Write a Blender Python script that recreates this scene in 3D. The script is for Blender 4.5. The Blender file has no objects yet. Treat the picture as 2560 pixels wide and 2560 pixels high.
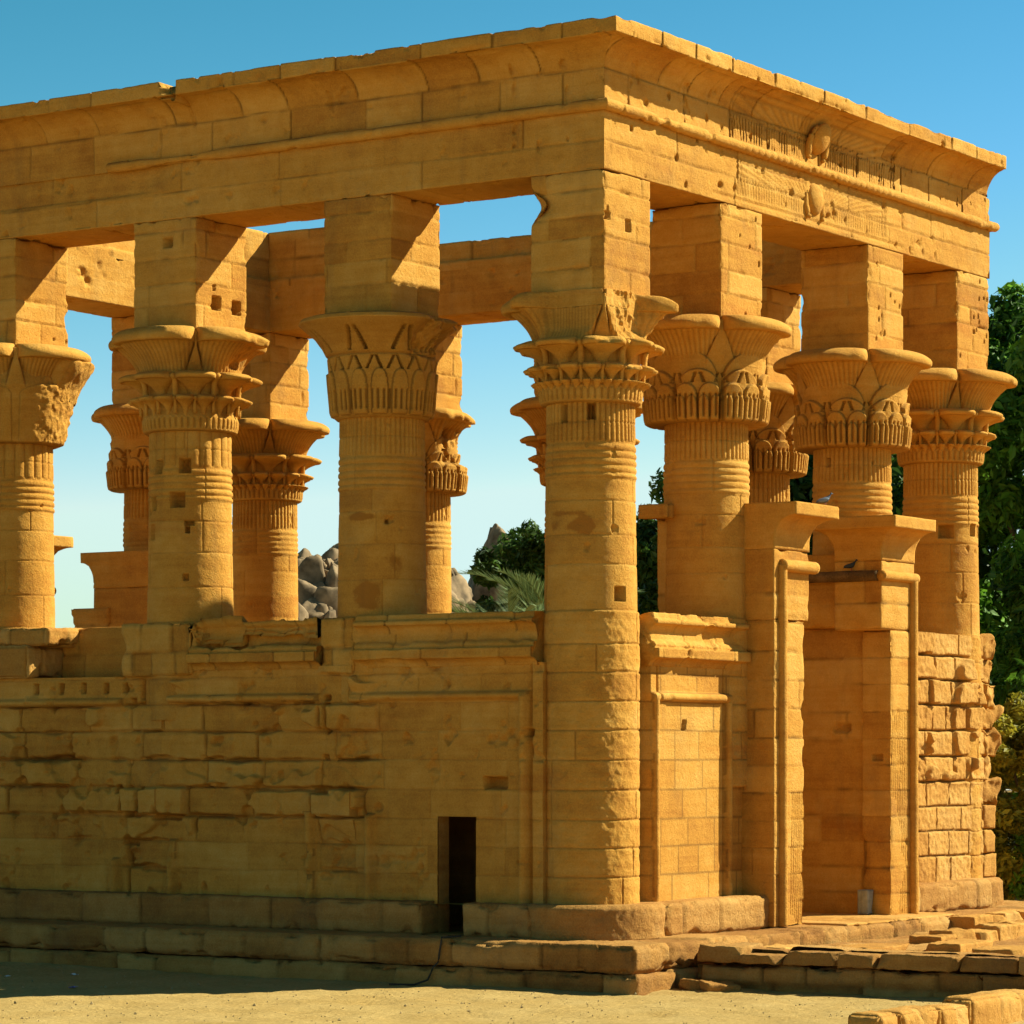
import bpy, math
import numpy as np
from mathutils import Matrix, Vector

# ------------------------------------------------------------------ camera, sky, sun, exposure
SC = bpy.context.scene
TH = 0.5731
CAM = (-42.058, -27.040, 0.0)
cd = bpy.data.cameras.new("camera")
cam = bpy.data.objects.new("camera", cd)
SC.collection.objects.link(cam)
cam.location = CAM
cam.rotation_euler = (math.radians(90), 0, -(math.pi / 2 - TH))
cd.sensor_width = 36.0
cd.lens = 8005.86 / 2560 * 36
cd.shift_x = (1280 - 1463.17) / 2560
cd.shift_y = (1890.33 - 1280) / 2560
cd.clip_start = 0.5
cd.clip_end = 6000
SC.camera = cam

SUN = Vector((1.0, -0.80, 0.99)).normalized()
SUN_EL = math.asin(SUN.z)
SUN_AZ = math.atan2(SUN.x, SUN.y)
wd = bpy.data.worlds.new("World")
SC.world = wd
wd.use_nodes = True
nt = wd.node_tree
bg = nt.nodes["Background"]
sky = nt.nodes.new("ShaderNodeTexSky")
sky.sky_type = 'NISHITA'
sky.sun_disc = False
sky.sun_elevation = SUN_EL
sky.sun_rotation = SUN_AZ
sky.altitude = 100
sky.air_density = 1.0
sky.dust_density = 0.0
sky.ozone_density = 1.5
# clear desert air: the band near the horizon is much brighter than the sky overhead
sep = nt.nodes.new("ShaderNodeSeparateColor"); cmb = nt.nodes.new("ShaderNodeCombineColor")
nt.links.new(sky.outputs[0], sep.inputs[0])
for ch, (pw, lo_raw, lo_want) in enumerate(((2.95, 0.402, 0.340), (1.66, 0.525, 0.460), (2.36, 0.545, 0.450))):
    m0 = nt.nodes.new("ShaderNodeMath"); m0.operation = 'MULTIPLY'; m0.inputs[1].default_value = 0.085 / lo_raw
    m1 = nt.nodes.new("ShaderNodeMath"); m1.operation = 'POWER'; m1.inputs[1].default_value = pw
    m2 = nt.nodes.new("ShaderNodeMath"); m2.operation = 'MULTIPLY'; m2.inputs[1].default_value = lo_want * 10
    mm = nt.nodes.new("ShaderNodeMath"); mm.operation = 'MINIMUM'; mm.inputs[1].default_value = 1.0
    nt.links.new(sep.outputs[ch], m0.inputs[0]); nt.links.new(m0.outputs[0], mm.inputs[0]); nt.links.new(mm.outputs[0], m1.inputs[0]); nt.links.new(m1.outputs[0], m2.inputs[0])
    nt.links.new(m2.outputs[0], cmb.inputs[ch])
nt.links.new(cmb.outputs[0], bg.inputs["Color"])
bg.inputs["Strength"].default_value = 0.10

sd = bpy.data.lights.new("sun", 'SUN')
sd.energy = 5.0
sd.angle = math.radians(0.5)
sd.color = (1.0, 1.0, 0.75)
so = bpy.data.objects.new("sun", sd)
SC.collection.objects.link(so)
so.location = (30, -30, 40)
so.rotation_euler = SUN.to_track_quat('Z', 'Y').to_euler()

SC.view_settings.view_transform = 'Standard'
SC.view_settings.look = 'None'
SC.view_settings.exposure = 0.98
SC.view_settings.gamma = 1.0

# ------------------------------------------------------------------ noise
def _hash(x, y, z, seed):
    h = (x.astype(np.uint32) * np.uint32(374761393)
         ^ y.astype(np.uint32) * np.uint32(668265263)
         ^ z.astype(np.uint32) * np.uint32(2246822519)) + np.uint32((seed * 40503 + 12345) & 0xffffffff)
    h ^= h >> np.uint32(15); h *= np.uint32(2246822519)
    h ^= h >> np.uint32(13); h *= np.uint32(3266489917)
    h ^= h >> np.uint32(16)
    return h.astype(np.float64) * (2.0 / 4294967295.0) - 1.0

def vnoise(p, seed=0):
    i = np.floor(p).astype(np.int64); f = p - i
    u = f * f * (3 - 2 * f)
    r = 0
    for dx in (0, 1):
        wx = u[:, 0] if dx else 1 - u[:, 0]
        for dy in (0, 1):
            wy = u[:, 1] if dy else 1 - u[:, 1]
            for dz in (0, 1):
                wz = u[:, 2] if dz else 1 - u[:, 2]
                r = r + wx * wy * wz * _hash(i[:, 0] + dx, i[:, 1] + dy, i[:, 2] + dz, seed)
    return r

def fbm(p, freq, octv=2, seed=0):
    r = 0; a = 1.0; t = 0
    for k in range(octv):
        r = r + a * vnoise(p * freq + 17.3 * k, seed + k); t += a
        a *= 0.5; freq *= 2.07
    return r / t * 1.3

def sst(a, b, x):
    t = np.clip((x - a) / (b - a), 0, 1)
    return t * t * (3 - 2 * t)

# ------------------------------------------------------------------ objects
WLOC = {}
COL = SC.collection

def tag(o, label=None, cat=None, group=None, kind=None):
    if label: o["label"] = label
    if cat: o["category"] = cat
    if group: o["group"] = group
    if kind: o["kind"] = kind
    return o

def attach(o, parent, wloc=(0, 0, 0)):
    """o keeps world location wloc under its parent."""
    o.location = wloc
    WLOC[o.name] = Vector(wloc)
    if parent is not None:
        o.parent = parent
        o.location = Vector(wloc) - WLOC[parent.name]
    return o

def empty(name, loc, parent=None):
    o = bpy.data.objects.new(name, None)
    o.empty_display_size = 0.3
    COL.objects.link(o)
    return attach(o, parent, loc)

def make_mesh(name, V, quads=None, tris=None, ngons=None, tone=None, smooth=True, joint=None):
    me = bpy.data.meshes.new(name)
    V = np.asarray(V, dtype=np.float32)
    loops = []; sizes = []
    if quads is not None and len(quads):
        q = np.asarray(quads, dtype=np.int32).reshape(-1, 4)
        loops.append(q.ravel()); sizes.append(np.full(len(q), 4, np.int32))
    if tris is not None and len(tris):
        q = np.asarray(tris, dtype=np.int32).reshape(-1, 3)
        loops.append(q.ravel()); sizes.append(np.full(len(q), 3, np.int32))
    for g in (ngons or []):
        loops.append(np.asarray(g, dtype=np.int32)); sizes.append(np.array([len(g)], np.int32))
    L = np.concatenate(loops); S = np.concatenate(sizes)
    me.vertices.add(len(V)); me.vertices.foreach_set("co", V.ravel())
    me.loops.add(len(L)); me.loops.foreach_set("vertex_index", L)
    me.polygons.add(len(S))
    st = np.zeros(len(S), np.int32); st[1:] = np.cumsum(S)[:-1]
    me.polygons.foreach_set("loop_start", st)
    me.polygons.foreach_set("loop_total", S)
    me.polygons.foreach_set("use_smooth", np.full(len(S), smooth, dtype=bool))
    if tone is not None:
        at = me.attributes.new("tone", 'FLOAT', 'POINT')
        at.data.foreach_set("value", np.asarray(tone, dtype=np.float32))
    if joint is not None:
        at = me.attributes.new("joint", 'FLOAT', 'POINT')
        at.data.foreach_set("value", np.asarray(joint, dtype=np.float32))
    me.update(calc_edges=True)
    me.validate()
    return me

def link(name, me, mat, parent=None, org=(0, 0, 0)):
    """mesh is in world coordinates; the object's origin is put at org."""
    if any(org):
        me.transform(Matrix.Translation(-Vector(org)))
    if mat is not None and not me.materials: me.materials.append(mat)
    o = bpy.data.objects.new(name, me)
    COL.objects.link(o)
    return attach(o, parent, org)

def grid_quads(nu, nv, wrap=False, off=0, flip=False):
    """verts indexed [u*nv+v]"""
    u = np.arange(nu if wrap else nu - 1); v = np.arange(nv - 1)
    U, W = np.meshgrid(u, v, indexing='ij')
    a = U * nv + W; b = ((U + 1) % nu) * nv + W
    q = np.stack([a, b, b + 1, a + 1], -1).reshape(-1, 4) + off
    return q[:, ::-1] if flip else q

class Acc:
    def __init__(s): s.V = []; s.Q = []; s.T = []; s.G = []; s.t = []; s.j = []; s.n = 0
    def add(s, V, quads=None, tris=None, ngons=None, tone=None, joint=None):
        if isinstance(tone, tuple): tone, joint = tone
        V = np.asarray(V, float)
        if quads is not None and len(quads): s.Q.append(np.asarray(quads) + s.n)
        if tris is not None and len(tris): s.T.append(np.asarray(tris) + s.n)
        for g in ngons or []: s.G.append(np.asarray(g) + s.n)
        s.j.append(np.zeros(len(V)) if joint is None else np.broadcast_to(np.asarray(joint, float), (len(V),)))
        s.V.append(V); s.t.append(np.zeros(len(V)) if tone is None else np.broadcast_to(np.asarray(tone, float), (len(V),)))
        s.n += len(V)
        return s
    def mesh(s, name, smooth=True):
        return make_mesh(name, np.concatenate(s.V), np.concatenate(s.Q) if s.Q else None,
                         np.concatenate(s.T) if s.T else None, s.G, np.concatenate(s.t), smooth, np.concatenate(s.j))
    def obj(s, name, mat, parent=None, org=(0, 0, 0), smooth=True):
        return link(name, s.mesh(name, smooth), mat, parent, org)

# ------------------------------------------------------------------ materials
def stone_material(name, cols, strata=0.6, bump=0.8, rough=0.93, red=0.35, grey=0.0):
    cols = [tuple(0.78 * v for v in c) for c in cols]
    m = bpy.data.materials.new(name); m.use_nodes = True
    n = m.node_tree.nodes; l = m.node_tree.links
    b = n["Principled BSDF"]
    b.inputs["Roughness"].default_value = rough
    b.inputs["Specular IOR Level"].default_value = 0.15
    g = n.new("ShaderNodeNewGeometry")
    def noise(scale, detail, src, rgh=0.6):
        t = n.new("ShaderNodeTexNoise"); t.inputs["Scale"].default_value = scale
        t.inputs["Detail"].default_value = detail; t.inputs["Roughness"].default_value = rgh
        l.new(src, t.inputs["Vector"]); return t.outputs["Fac"]
    def mapped(sc):
        mp = n.new("ShaderNodeMapping"); mp.inputs["Scale"].default_value = sc
        l.new(g.outputs["Position"], mp.inputs["Vector"]); return mp.outputs[0]
    def math_(op, a, c=None, v=0.0):
        k = n.new("ShaderNodeMath"); k.operation = op
        l.new(a, k.inputs[0])
        if c is not None: l.new(c, k.inputs[1])
        else: k.inputs[1].default_value = v
        return k.outputs[0]
    big = noise(0.55, 4, g.outputs["Position"])
    med = noise(3.0, 7, g.outputs["Position"], 0.65)
    fin = noise(38.0, 4, g.outputs["Position"], 0.7)
    strat = noise(1.0, 5, mapped((0.5, 0.5, 9.0)))
    at = n.new("ShaderNodeAttribute"); at.attribute_name = "tone"
    f = math_('MULTIPLY', at.outputs["Fac"], v=0.25)
    f = math_('ADD', f, math_('MULTIPLY', math_('SUBTRACT', big, v=0.5), v=0.65))
    f = math_('ADD', f, math_('MULTIPLY', math_('SUBTRACT', med, v=0.5), v=0.8))
    f = math_('ADD', f, math_('MULTIPLY', math_('SUBTRACT', strat, v=0.5), v=strata))
    f = math_('ADD', f, math_('MULTIPLY', math_('SUBTRACT', fin, v=0.5), v=0.8))
    f = math_('ADD', f, v=0.5)
    r = n.new("ShaderNodeValToRGB"); l.new(f, r.inputs[0])
    e = r.color_ramp.elements
    e[0].position = 0.08; e[0].color = (*cols[0], 1)
    e[1].position = 0.92; e[1].color = (*cols[2], 1)
    k = e.new(0.5); k.color = (*cols[1], 1)
    col = r.outputs[0]
    # rusty iron bands in the sandstone
    rn = noise(1.0, 5, mapped((0.45, 0.45, 2.2)))
    rr = n.new("ShaderNodeValToRGB"); l.new(rn, rr.inputs[0])
    rr.color_ramp.elements[0].position = 0.60; rr.color_ramp.elements[0].color = (0, 0, 0, 1)
    rr.color_ramp.elements[1].position = 0.75; rr.color_ramp.elements[1].color = (red, red, red, 1)
    mx = n.new("ShaderNodeMix"); mx.data_type = 'RGBA'
    l.new(rr.outputs[0], mx.inputs[0]); l.new(col, mx.inputs[6]); mx.inputs[7].default_value = (cols[0][0] * 1.15, cols[0][1] * 0.75, cols[0][2] * 0.6, 1)
    col = mx.outputs[2]
    # grey patina patches
    gn = noise(0.8, 6, mapped((1, 1, 0.8)), 0.7)
    gr = n.new("ShaderNodeValToRGB"); l.new(gn, gr.inputs[0])
    gr.color_ramp.elements[0].position = 0.54; gr.color_ramp.elements[0].color = (0, 0, 0, 1)
    gv = 0.24 + grey
    gr.color_ramp.elements[1].position = 0.72; gr.color_ramp.elements[1].color = (gv, gv, gv, 1)
    mx2 = n.new("ShaderNodeMix"); mx2.data_type = 'RGBA'
    l.new(gr.outputs[0], mx2.inputs[0]); l.new(col, mx2.inputs[6]); mx2.inputs[7].default_value = (0.18, 0.108, 0.052, 1)
    # rain streaks running down the faces
    sn = noise(1.0, 5, mapped((2.6, 2.6, 0.30)), 0.6)
    sr = n.new("ShaderNodeValToRGB"); l.new(sn, sr.inputs[0])
    sr.color_ramp.elements[0].position = 0.58; sr.color_ramp.elements[0].color = (0, 0, 0, 1)
    sr.color_ramp.elements[1].position = 0.78; sr.color_ramp.elements[1].color = (0.28, 0.28, 0.28, 1)
    mx4 = n.new("ShaderNodeMix"); mx4.data_type = 'RGBA'
    l.new(sr.outputs[0], mx4.inputs[0]); l.new(mx2.outputs[2], mx4.inputs[6]); mx4.inputs[7].default_value = (0.16, 0.085, 0.034, 1)
    mx2 = mx4
    # earth packed into the joints between the blocks, crust, darker carving cuts, shade painted along frames
    aj = n.new("ShaderNodeAttribute"); aj.attribute_name = "joint"
    jf = math_('MULTIPLY', aj.outputs["Fac"], v=0.62)
    mx3 = n.new("ShaderNodeMix"); mx3.data_type = 'RGBA'
    l.new(jf, mx3.inputs[0]); l.new(mx2.outputs[2], mx3.inputs[6]); mx3.inputs[7].default_value = (0.07, 0.033, 0.010, 1)
    l.new(mx3.outputs[2], b.inputs["Base Color"])
    bp = n.new("ShaderNodeBump"); bp.inputs["Strength"].default_value = bump; bp.inputs["Distance"].default_value = 0.03
    hgt = math_('ADD', noise(14.0, 6, g.outputs["Position"], 0.7), math_('MULTIPLY', fin, v=0.6))
    l.new(hgt, bp.inputs["Height"]); l.new(bp.outputs[0], b.inputs["Normal"])
    return m

SAND_A = (0.48, 0.190, 0.028)
SAND_B = (0.69, 0.322, 0.051)
SAND_C = (0.81, 0.435, 0.100)
STONE = stone_material("golden_sandstone", (SAND_A, SAND_B, SAND_C))
STONE_ROUGH = stone_material("rough_sandstone", ((0.46, 0.190, 0.034), (0.64, 0.305, 0.062), (0.76, 0.41, 0.115)), bump=0.8, red=0.2)
STONE_BASE = stone_material("weathered_sandstone", ((0.30, 0.120, 0.026), (0.51, 0.235, 0.054), (0.67, 0.36, 0.105)), bump=1.0, red=0.1, grey=0.15)

def simple_material(name, col, rough=0.8, var=0.0, spec=0.2, scale=8.0):
    m = bpy.data.materials.new(name); m.use_nodes = True
    n = m.node_tree.nodes; l = m.node_tree.links
    b = n["Principled BSDF"]
    b.inputs["Roughness"].default_value = rough
    b.inputs["Specular IOR Level"].default_value = spec
    g = n.new("ShaderNodeNewGeometry")
    t = n.new("ShaderNodeTexNoise"); t.inputs["Scale"].default_value = scale; t.inputs["Detail"].default_value = 6
    l.new(g.outputs["Position"], t.inputs["Vector"])
    r = n.new("ShaderNodeValToRGB"); l.new(t.outputs["Fac"], r.inputs[0])
    r.color_ramp.elements[0].position = 0.3; r.color_ramp.elements[1].position = 0.7
    r.color_ramp.elements[0].color = (*[c * (1 - var) for c in col], 1)
    r.color_ramp.elements[1].color = (*[min(1, c * (1 + var)) for c in col], 1)
    l.new(r.outputs[0], b.inputs["Base Color"])
    bp = n.new("ShaderNodeBump"); bp.inputs["Strength"].default_value = 0.3; bp.inputs["Distance"].default_value = 0.02
    l.new(t.outputs["Fac"], bp.inputs["Height"]); l.new(bp.outputs[0], b.inputs["Normal"])
    return m

def leaf_material(name, dark, light, trans=0.25):
    m = bpy.data.materials.new(name); m.use_nodes = True
    n = m.node_tree.nodes; l = m.node_tree.links
    b = n["Principled BSDF"]; b.inputs["Roughness"].default_value = 0.55
    b.inputs["Specular IOR Level"].default_value = 0.25
    at = n.new("ShaderNodeAttribute"); at.attribute_name = "tone"
    r = n.new("ShaderNodeValToRGB"); l.new(at.outputs["Fac"], r.inputs[0])
    r.color_ramp.elements[0].color = (*dark, 1); r.color_ramp.elements[1].color = (*light, 1)
    l.new(r.outputs[0], b.inputs["Base Color"])
    tr = n.new("ShaderNodeBsdfTranslucent"); l.new(r.outputs[0], tr.inputs["Color"])
    mx = n.new("ShaderNodeMixShader"); mx.inputs[0].default_value = trans
    l.new(b.outputs[0], mx.inputs[1]); l.new(tr.outputs[0], mx.inputs[2])
    l.new(mx.outputs[0], n["Material Output"].inputs["Surface"])
    return m

# ------------------------------------------------------------------ stone builders
def block_field(c, a, z, beds, blk, seed, explicit=None):
    """distance to nearest joint, per-block random and course for coordinates (a along, z up)."""
    beds = np.asarray(sorted(beds), float)
    ci = np.searchsorted(beds, z)
    db = np.min(np.abs(z[:, None] - beds[None, :]), axis=1) if len(beds) else np.full(len(z), 9.0)
    dp = np.full(len(z), 9.0); bid = np.zeros(len(z))
    lo, hi = a.min() - 2, a.max() + 2
    for k in np.unique(ci):
        mk = ci == k
        if explicit and k in explicit: js = np.array(sorted(explicit[k]), float)
        else:
            rng = np.random.RandomState((seed * 131 + int(k) * 17 + c * 7919) % (2 ** 31))
            js = [lo + rng.uniform(0, blk[1])]
            while js[-1] < hi: js.append(js[-1] + rng.uniform(*blk))
            js = np.array(js)
        aa = a[mk]
        ii = np.searchsorted(js, aa)
        d1 = np.where(ii > 0, aa - js[np.clip(ii - 1, 0, len(js) - 1)], 9)
        d2 = np.where(ii < len(js), js[np.clip(ii, 0, len(js) - 1)] - aa, 9)
        dp[mk] = np.minimum(np.abs(d1), np.abs(d2))
        bid[mk] = _hash(ii, np.full(len(ii), int(k)), np.full(len(ii), c), seed + 5)
    return db, dp, bid

def box_shell(x0, x1, y0, y1, z0, z1, res):
    nx = max(2, int(round((x1 - x0) / res)) + 1); ny = max(2, int(round((y1 - y0) / res)) + 1); nz = max(2, int(round((z1 - z0) / res)) + 1)
    X = np.linspace(x0, x1, nx); Y = np.linspace(y0, y1, ny); Z = np.linspace(z0, z1, nz)
    Vs = []; Qs = []; Ns = []; off = 0
    def add(A, B, fn, nrm, flip):
        nonlocal off
        U, W = np.meshgrid(A, B, indexing='ij')
        Vs.append(fn(U.ravel(), W.ravel())); Qs.append(grid_quads(len(A), len(B), off=off, flip=flip))
        Ns.append(np.tile(nrm, (U.size, 1))); off += U.size
    c = lambda v, a: np.full(len(a), v)
    add(Y, Z, lambda a, b: np.stack([c(x0, a), a, b], 1), (-1, 0, 0), True)
    add(Y, Z, lambda a, b: np.stack([c(x1, a), a, b], 1), (1, 0, 0), False)
    add(X, Z, lambda a, b: np.stack([a, c(y0, a), b], 1), (0, -1, 0), False)
    add(X, Z, lambda a, b: np.stack([a, c(y1, a), b], 1), (0, 1, 0), True)
    add(X, Y, lambda a, b: np.stack([a, b, c(z0, a)], 1), (0, 0, -1), True)
    add(X, Y, lambda a, b: np.stack([a, b, c(z1, a)], 1), (0, 0, 1), False)
    V = np.concatenate(Vs); Q = np.concatenate(Qs); N = np.concatenate(Ns).astype(float)
    key = np.round((V - V.min(0)) * 2000).astype(np.int64)
    code = key[:, 0] * (1 << 42) + key[:, 1] * (1 << 21) + key[:, 2]
    _, first, inv = np.unique(code, return_index=True, return_inverse=True)
    NN = np.zeros((len(first), 3)); np.add.at(NN, inv, N)
    NN /= np.maximum(np.linalg.norm(NN, axis=1, keepdims=True), 1e-9)
    return V[first], inv[Q], NN, N[first]

def stone_box(acc, x0, x1, y0, y1, z0, z1, res=0.04, beds=(), blk=(0.6, 1.3), groove=0.030, gw=0.013,
              rough=0.006, peck=0.0, chip=0.05, boff=0.006, seed=1, holes=(), extra=None, explicit=None, round_=0.0, jk=0.6):
    V, Q, NN, N1 = box_shell(x0, x1, y0, y1, z0, z1, res)
    wob = np.stack([fbm(V, 1.7, 2, seed + 3), fbm(V, 1.7, 2, seed + 4), fbm(V, 1.4, 2, seed + 6)], 1) * 0.012
    P = V + wob
    dj = np.full(len(V), 9.0); bid = np.zeros(len(V))
    ax = np.argmax(np.abs(N1), axis=1)
    for c, coord in ((0, 1), (1, 0), (2, 0)):
        mk = ax == c
        if not mk.any(): continue
        if c == 2:
            db, dp, b = block_field(1, P[mk, 0], np.full(mk.sum(), z1 if len(beds) == 0 else max(beds) + 0.01), beds if len(beds) else [z1 + 9], blk, seed, explicit)
            db = np.full(len(db), 9.0)
        else:
            db, dp, b = block_field(c, P[mk, coord], P[mk, 2], beds if len(beds) else [z1 + 9], blk, seed, explicit if c == 1 else None)
        dj[mk] = np.minimum(db, dp); bid[mk] = b
    dist = np.stack([V[:, 0] - x0, x1 - V[:, 0], V[:, 1] - y0, y1 - V[:, 1], V[:, 2] - z0, z1 - V[:, 2]], 1)
    e = np.sort(dist, axis=1)[:, 1]
    nz = fbm(V, 3.1, 3, seed + 11)
    w = gw + 0.020 * np.clip(nz, 0, 1)
    d = -groove * np.exp(-(dj / w) ** 2)
    d += boff * bid * sst(0.0, 0.12, e)
    d += rough * fbm(V, 2.2, 3, seed + 20)
    if peck: d += peck * fbm(V, 13.0, 2, seed + 21)
    cn = np.clip(fbm(V, 2.6, 3, seed + 30) - 0.12, 0, 1)
    d -= chip * 2.2 * cn * np.exp(-(e / (0.05 + 0.07 * cn)) ** 2)
    d -= chip * 0.25 * np.exp(-(e / 0.025) ** 2)
    d -= chip * 0.8 * np.clip(fbm(V, 4.0, 2, seed + 31) - 0.25, 0, 1) * np.exp(-(dj / 0.05) ** 2)
    if round_: d -= round_ * np.exp(-(e / (round_ * 1.2)) ** 2)
    jm = np.clip(np.exp(-(dj / (w * 1.1)) ** 2) * (jk + 0.6 * nz), 0, 1)
    tone = (bid.copy(), jm)
    for (face, a, z, wa, hz, dep) in holes:   # face: 'x' = -X side, 'y' = -Y side
        c = 0 if face == 'x' else 1
        mk = (ax == c) & (N1[:, c] < 0) & (np.abs(V[:, 1 - c] - a) < wa / 2) & (np.abs(V[:, 2] - z) < hz / 2)
        d = np.where(mk, -2.2 * dep, d)
    if extra is not None: d = extra(V, N1, d)
    acc.add(V + NN * d[:, None], Q, tone=tone)
    return acc

def panel(acc, axis, plane, u, v, hfun, depth, mask=None, closed=True):
    """height field standing on plane X=plane (axis 'x') or Y=plane (axis 'y'), facing the negative side."""
    U, W = np.meshgrid(u, v, indexing='ij')
    Uf, Wf = U.ravel(), W.ravel()
    h, tone = hfun(Uf, Wf)
    if axis == 'x': V = np.stack([plane - h, Uf, Wf], 1)
    else: V = np.stack([Uf, plane - h, Wf], 1)
    nu, nv = len(u), len(v)
    q = grid_quads(nu, nv, flip=(axis == 'x'))
    if mask is not None:
        uc = (U[:-1, :-1] + U[1:, 1:]).ravel() / 2; wc = (W[:-1, :-1] + W[1:, 1:]).ravel() / 2
        q = q[~mask(uc, wc)]
    acc.add(V, q, tone=tone)
    idx = np.arange(nu * nv).reshape(nu, nv)
    loop = np.concatenate([idx[:, 0], idx[-1, 1:], idx[-2::-1, -1], idx[0, -2:0:-1]])
    B = V[loop].copy(); Bk = B.copy()
    Bk[:, 0 if axis == 'x' else 1] = plane + depth
    n = len(loop)
    VV = np.concatenate([B, Bk]); i = np.arange(n); j = (i + 1) % n
    sk = np.stack([i, i + n, j + n, j], 1)
    back = np.arange(n, 2 * n)
    if axis == 'x': sk = sk[:, ::-1]; back = back
    else: back = back[::-1]
    acc.add(VV, sk, ngons=[back] if closed else None, tone=0.0)

def dens(pts, res):
    out = [np.array(pts[0], float)]
    for a, b in zip(pts[:-1], pts[1:]):
        a = np.array(a, float); b = np.array(b, float)
        n = max(1, int(round(np.linalg.norm(b - a) / res)))
        for k in range(1, n + 1): out.append(a + (b - a) * k / n)
    return np.array(out)

def prof_normals(P, closed=False):
    if closed: d = np.roll(P, -1, 0) - np.roll(P, 1, 0)
    else: d = np.gradient(P, axis=0)
    nrm = np.stack([d[:, 1], -d[:, 0]], 1)
    return nrm / np.maximum(np.linalg.norm(nrm, axis=1, keepdims=True), 1e-9)

def sweep(acc, prof, a0, a1, axis, base, res=0.04, closed=False, disp=None, caps=True, seed=1, tone=None, sign=-1):
    """profile (o outward, z) swept along a; axis 'x': wall faces -X (a = Y); axis 'y': faces -Y (a = X).
       a0, a1: number or function of o; sign=+1 mirrors outward to the positive side."""
    P = np.asarray(prof, float); N = prof_normals(P, closed)
    f0 = a0 if callable(a0) else (lambda o: np.full(np.shape(o), float(a0)))
    f1 = a1 if callable(a1) else (lambda o: np.full(np.shape(o), float(a1)))
    n = max(2, int(round(abs(float(f1(np.array(0.0))) - float(f0(np.array(0.0)))) / res)) + 1)
    t = np.linspace(0, 1, n)
    O = np.tile(P[:, 0], (n, 1)); Z = np.tile(P[:, 1], (n, 1))
    A = f0(O) + (f1(O) - f0(O)) * t[:, None]
    def pos(O, Z, A):
        B = base + sign * O
        return np.stack([B.ravel(), A.ravel(), Z.ravel()], 1) if axis == 'x' else np.stack([A.ravel(), B.ravel(), Z.ravel()], 1)
    V = pos(O, Z, A); tn = np.zeros(len(V)) if tone is None else tone
    if disp is not None:
        d, tn2 = disp(V, O.ravel(), Z.ravel(), A.ravel())
        if tn2 is not None: tn = tn2
        d = d.reshape(O.shape)
        O2 = O + d * N[None, :, 0]; Z2 = Z + d * N[None, :, 1]
        A = f0(O2) + (f1(O2) - f0(O2)) * t[:, None]
        V = pos(O2, Z2, A)
    m = len(P)
    Pi = np.arange(m)
    idx = np.arange(n * m).reshape(n, m)
    if closed:
        a = idx[:-1]; b = idx[1:]
        q = np.stack([a, b, np.roll(b, -1, 1), np.roll(a, -1, 1)], -1).reshape(-1, 4)
    else:
        q = np.stack([idx[:-1, :-1], idx[1:, :-1], idx[1:, 1:], idx[:-1, 1:]], -1).reshape(-1, 4)
    flip = (axis == 'x') ^ (sign > 0)
    if flip: q = q[:, ::-1]
    acc.add(V, q, ngons=[idx[0], idx[-1][::-1]] if caps else None, tone=tn)
    return acc

def lathe(acc, cx, cy, R, Z, N=None, tone=0.0, cap=True):
    """R,Z arrays [ntheta, nrow] (or R(theta) broadcast)."""
    nt_, nr = R.shape
    th = np.linspace(0, 2 * np.pi, nt_, endpoint=False)
    X = cx + R * np.cos(th)[:, None]; Y = cy + R * np.sin(th)[:, None]
    V = np.stack([X.ravel(), Y.ravel(), np.broadcast_to(Z, R.shape).ravel()], 1)
    idx = np.arange(nt_ * nr).reshape(nt_, nr)
    acc.add(V, grid_quads(nt_, nr, wrap=True), ngons=[idx[::-1, 0], idx[:, -1]] if cap else None, tone=tone)
    return acc

def tube(acc, pts, rad, n=8, tone=0.0):
    pts = np.asarray(pts, float); rad = np.broadcast_to(np.asarray(rad, float), (len(pts),))
    T = np.gradient(pts, axis=0); T /= np.maximum(np.linalg.norm(T, axis=1, keepdims=True), 1e-9)
    up = np.where(np.abs(T[:, 2:3]) > 0.9, np.array([[1.0, 0, 0]]), np.array([[0, 0, 1.0]]))
    A = np.cross(T, up); A /= np.maximum(np.linalg.norm(A, axis=1, keepdims=True), 1e-9)
    B = np.cross(T, A)
    th = np.linspace(0, 2 * np.pi, n, endpoint=False)
    V = pts[None] + rad[None, :, None] * (np.cos(th)[:, None, None] * A[None] + np.sin(th)[:, None, None] * B[None])
    m = len(pts); V = V.reshape(-1, 3)
    idx = np.arange(n * m).reshape(n, m)
    acc.add(V, grid_quads(n, m, wrap=True), ngons=[idx[::-1, 0], idx[:, -1]], tone=tone)

def ellipsoid(acc, c, r, nu=20, nv=14, rot=None, tone=0.0):
    th = np.linspace(0, 2 * np.pi, nu, endpoint=False); ph = np.linspace(-np.pi / 2 + 0.02, np.pi / 2 - 0.02, nv)
    T, Ph = np.meshgrid(th, ph, indexing='ij')
    V = np.stack([np.cos(Ph) * np.cos(T) * r[0], np.cos(Ph) * np.sin(T) * r[1], np.sin(Ph) * r[2]], -1).reshape(-1, 3)
    if rot is not None: V = V @ np.array(rot).T
    idx = np.arange(nu * nv).reshape(nu, nv)
    acc.add(V + np.array(c), grid_quads(nu, nv, wrap=True), ngons=[idx[::-1, 0], idx[:, -1]], tone=tone)

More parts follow.
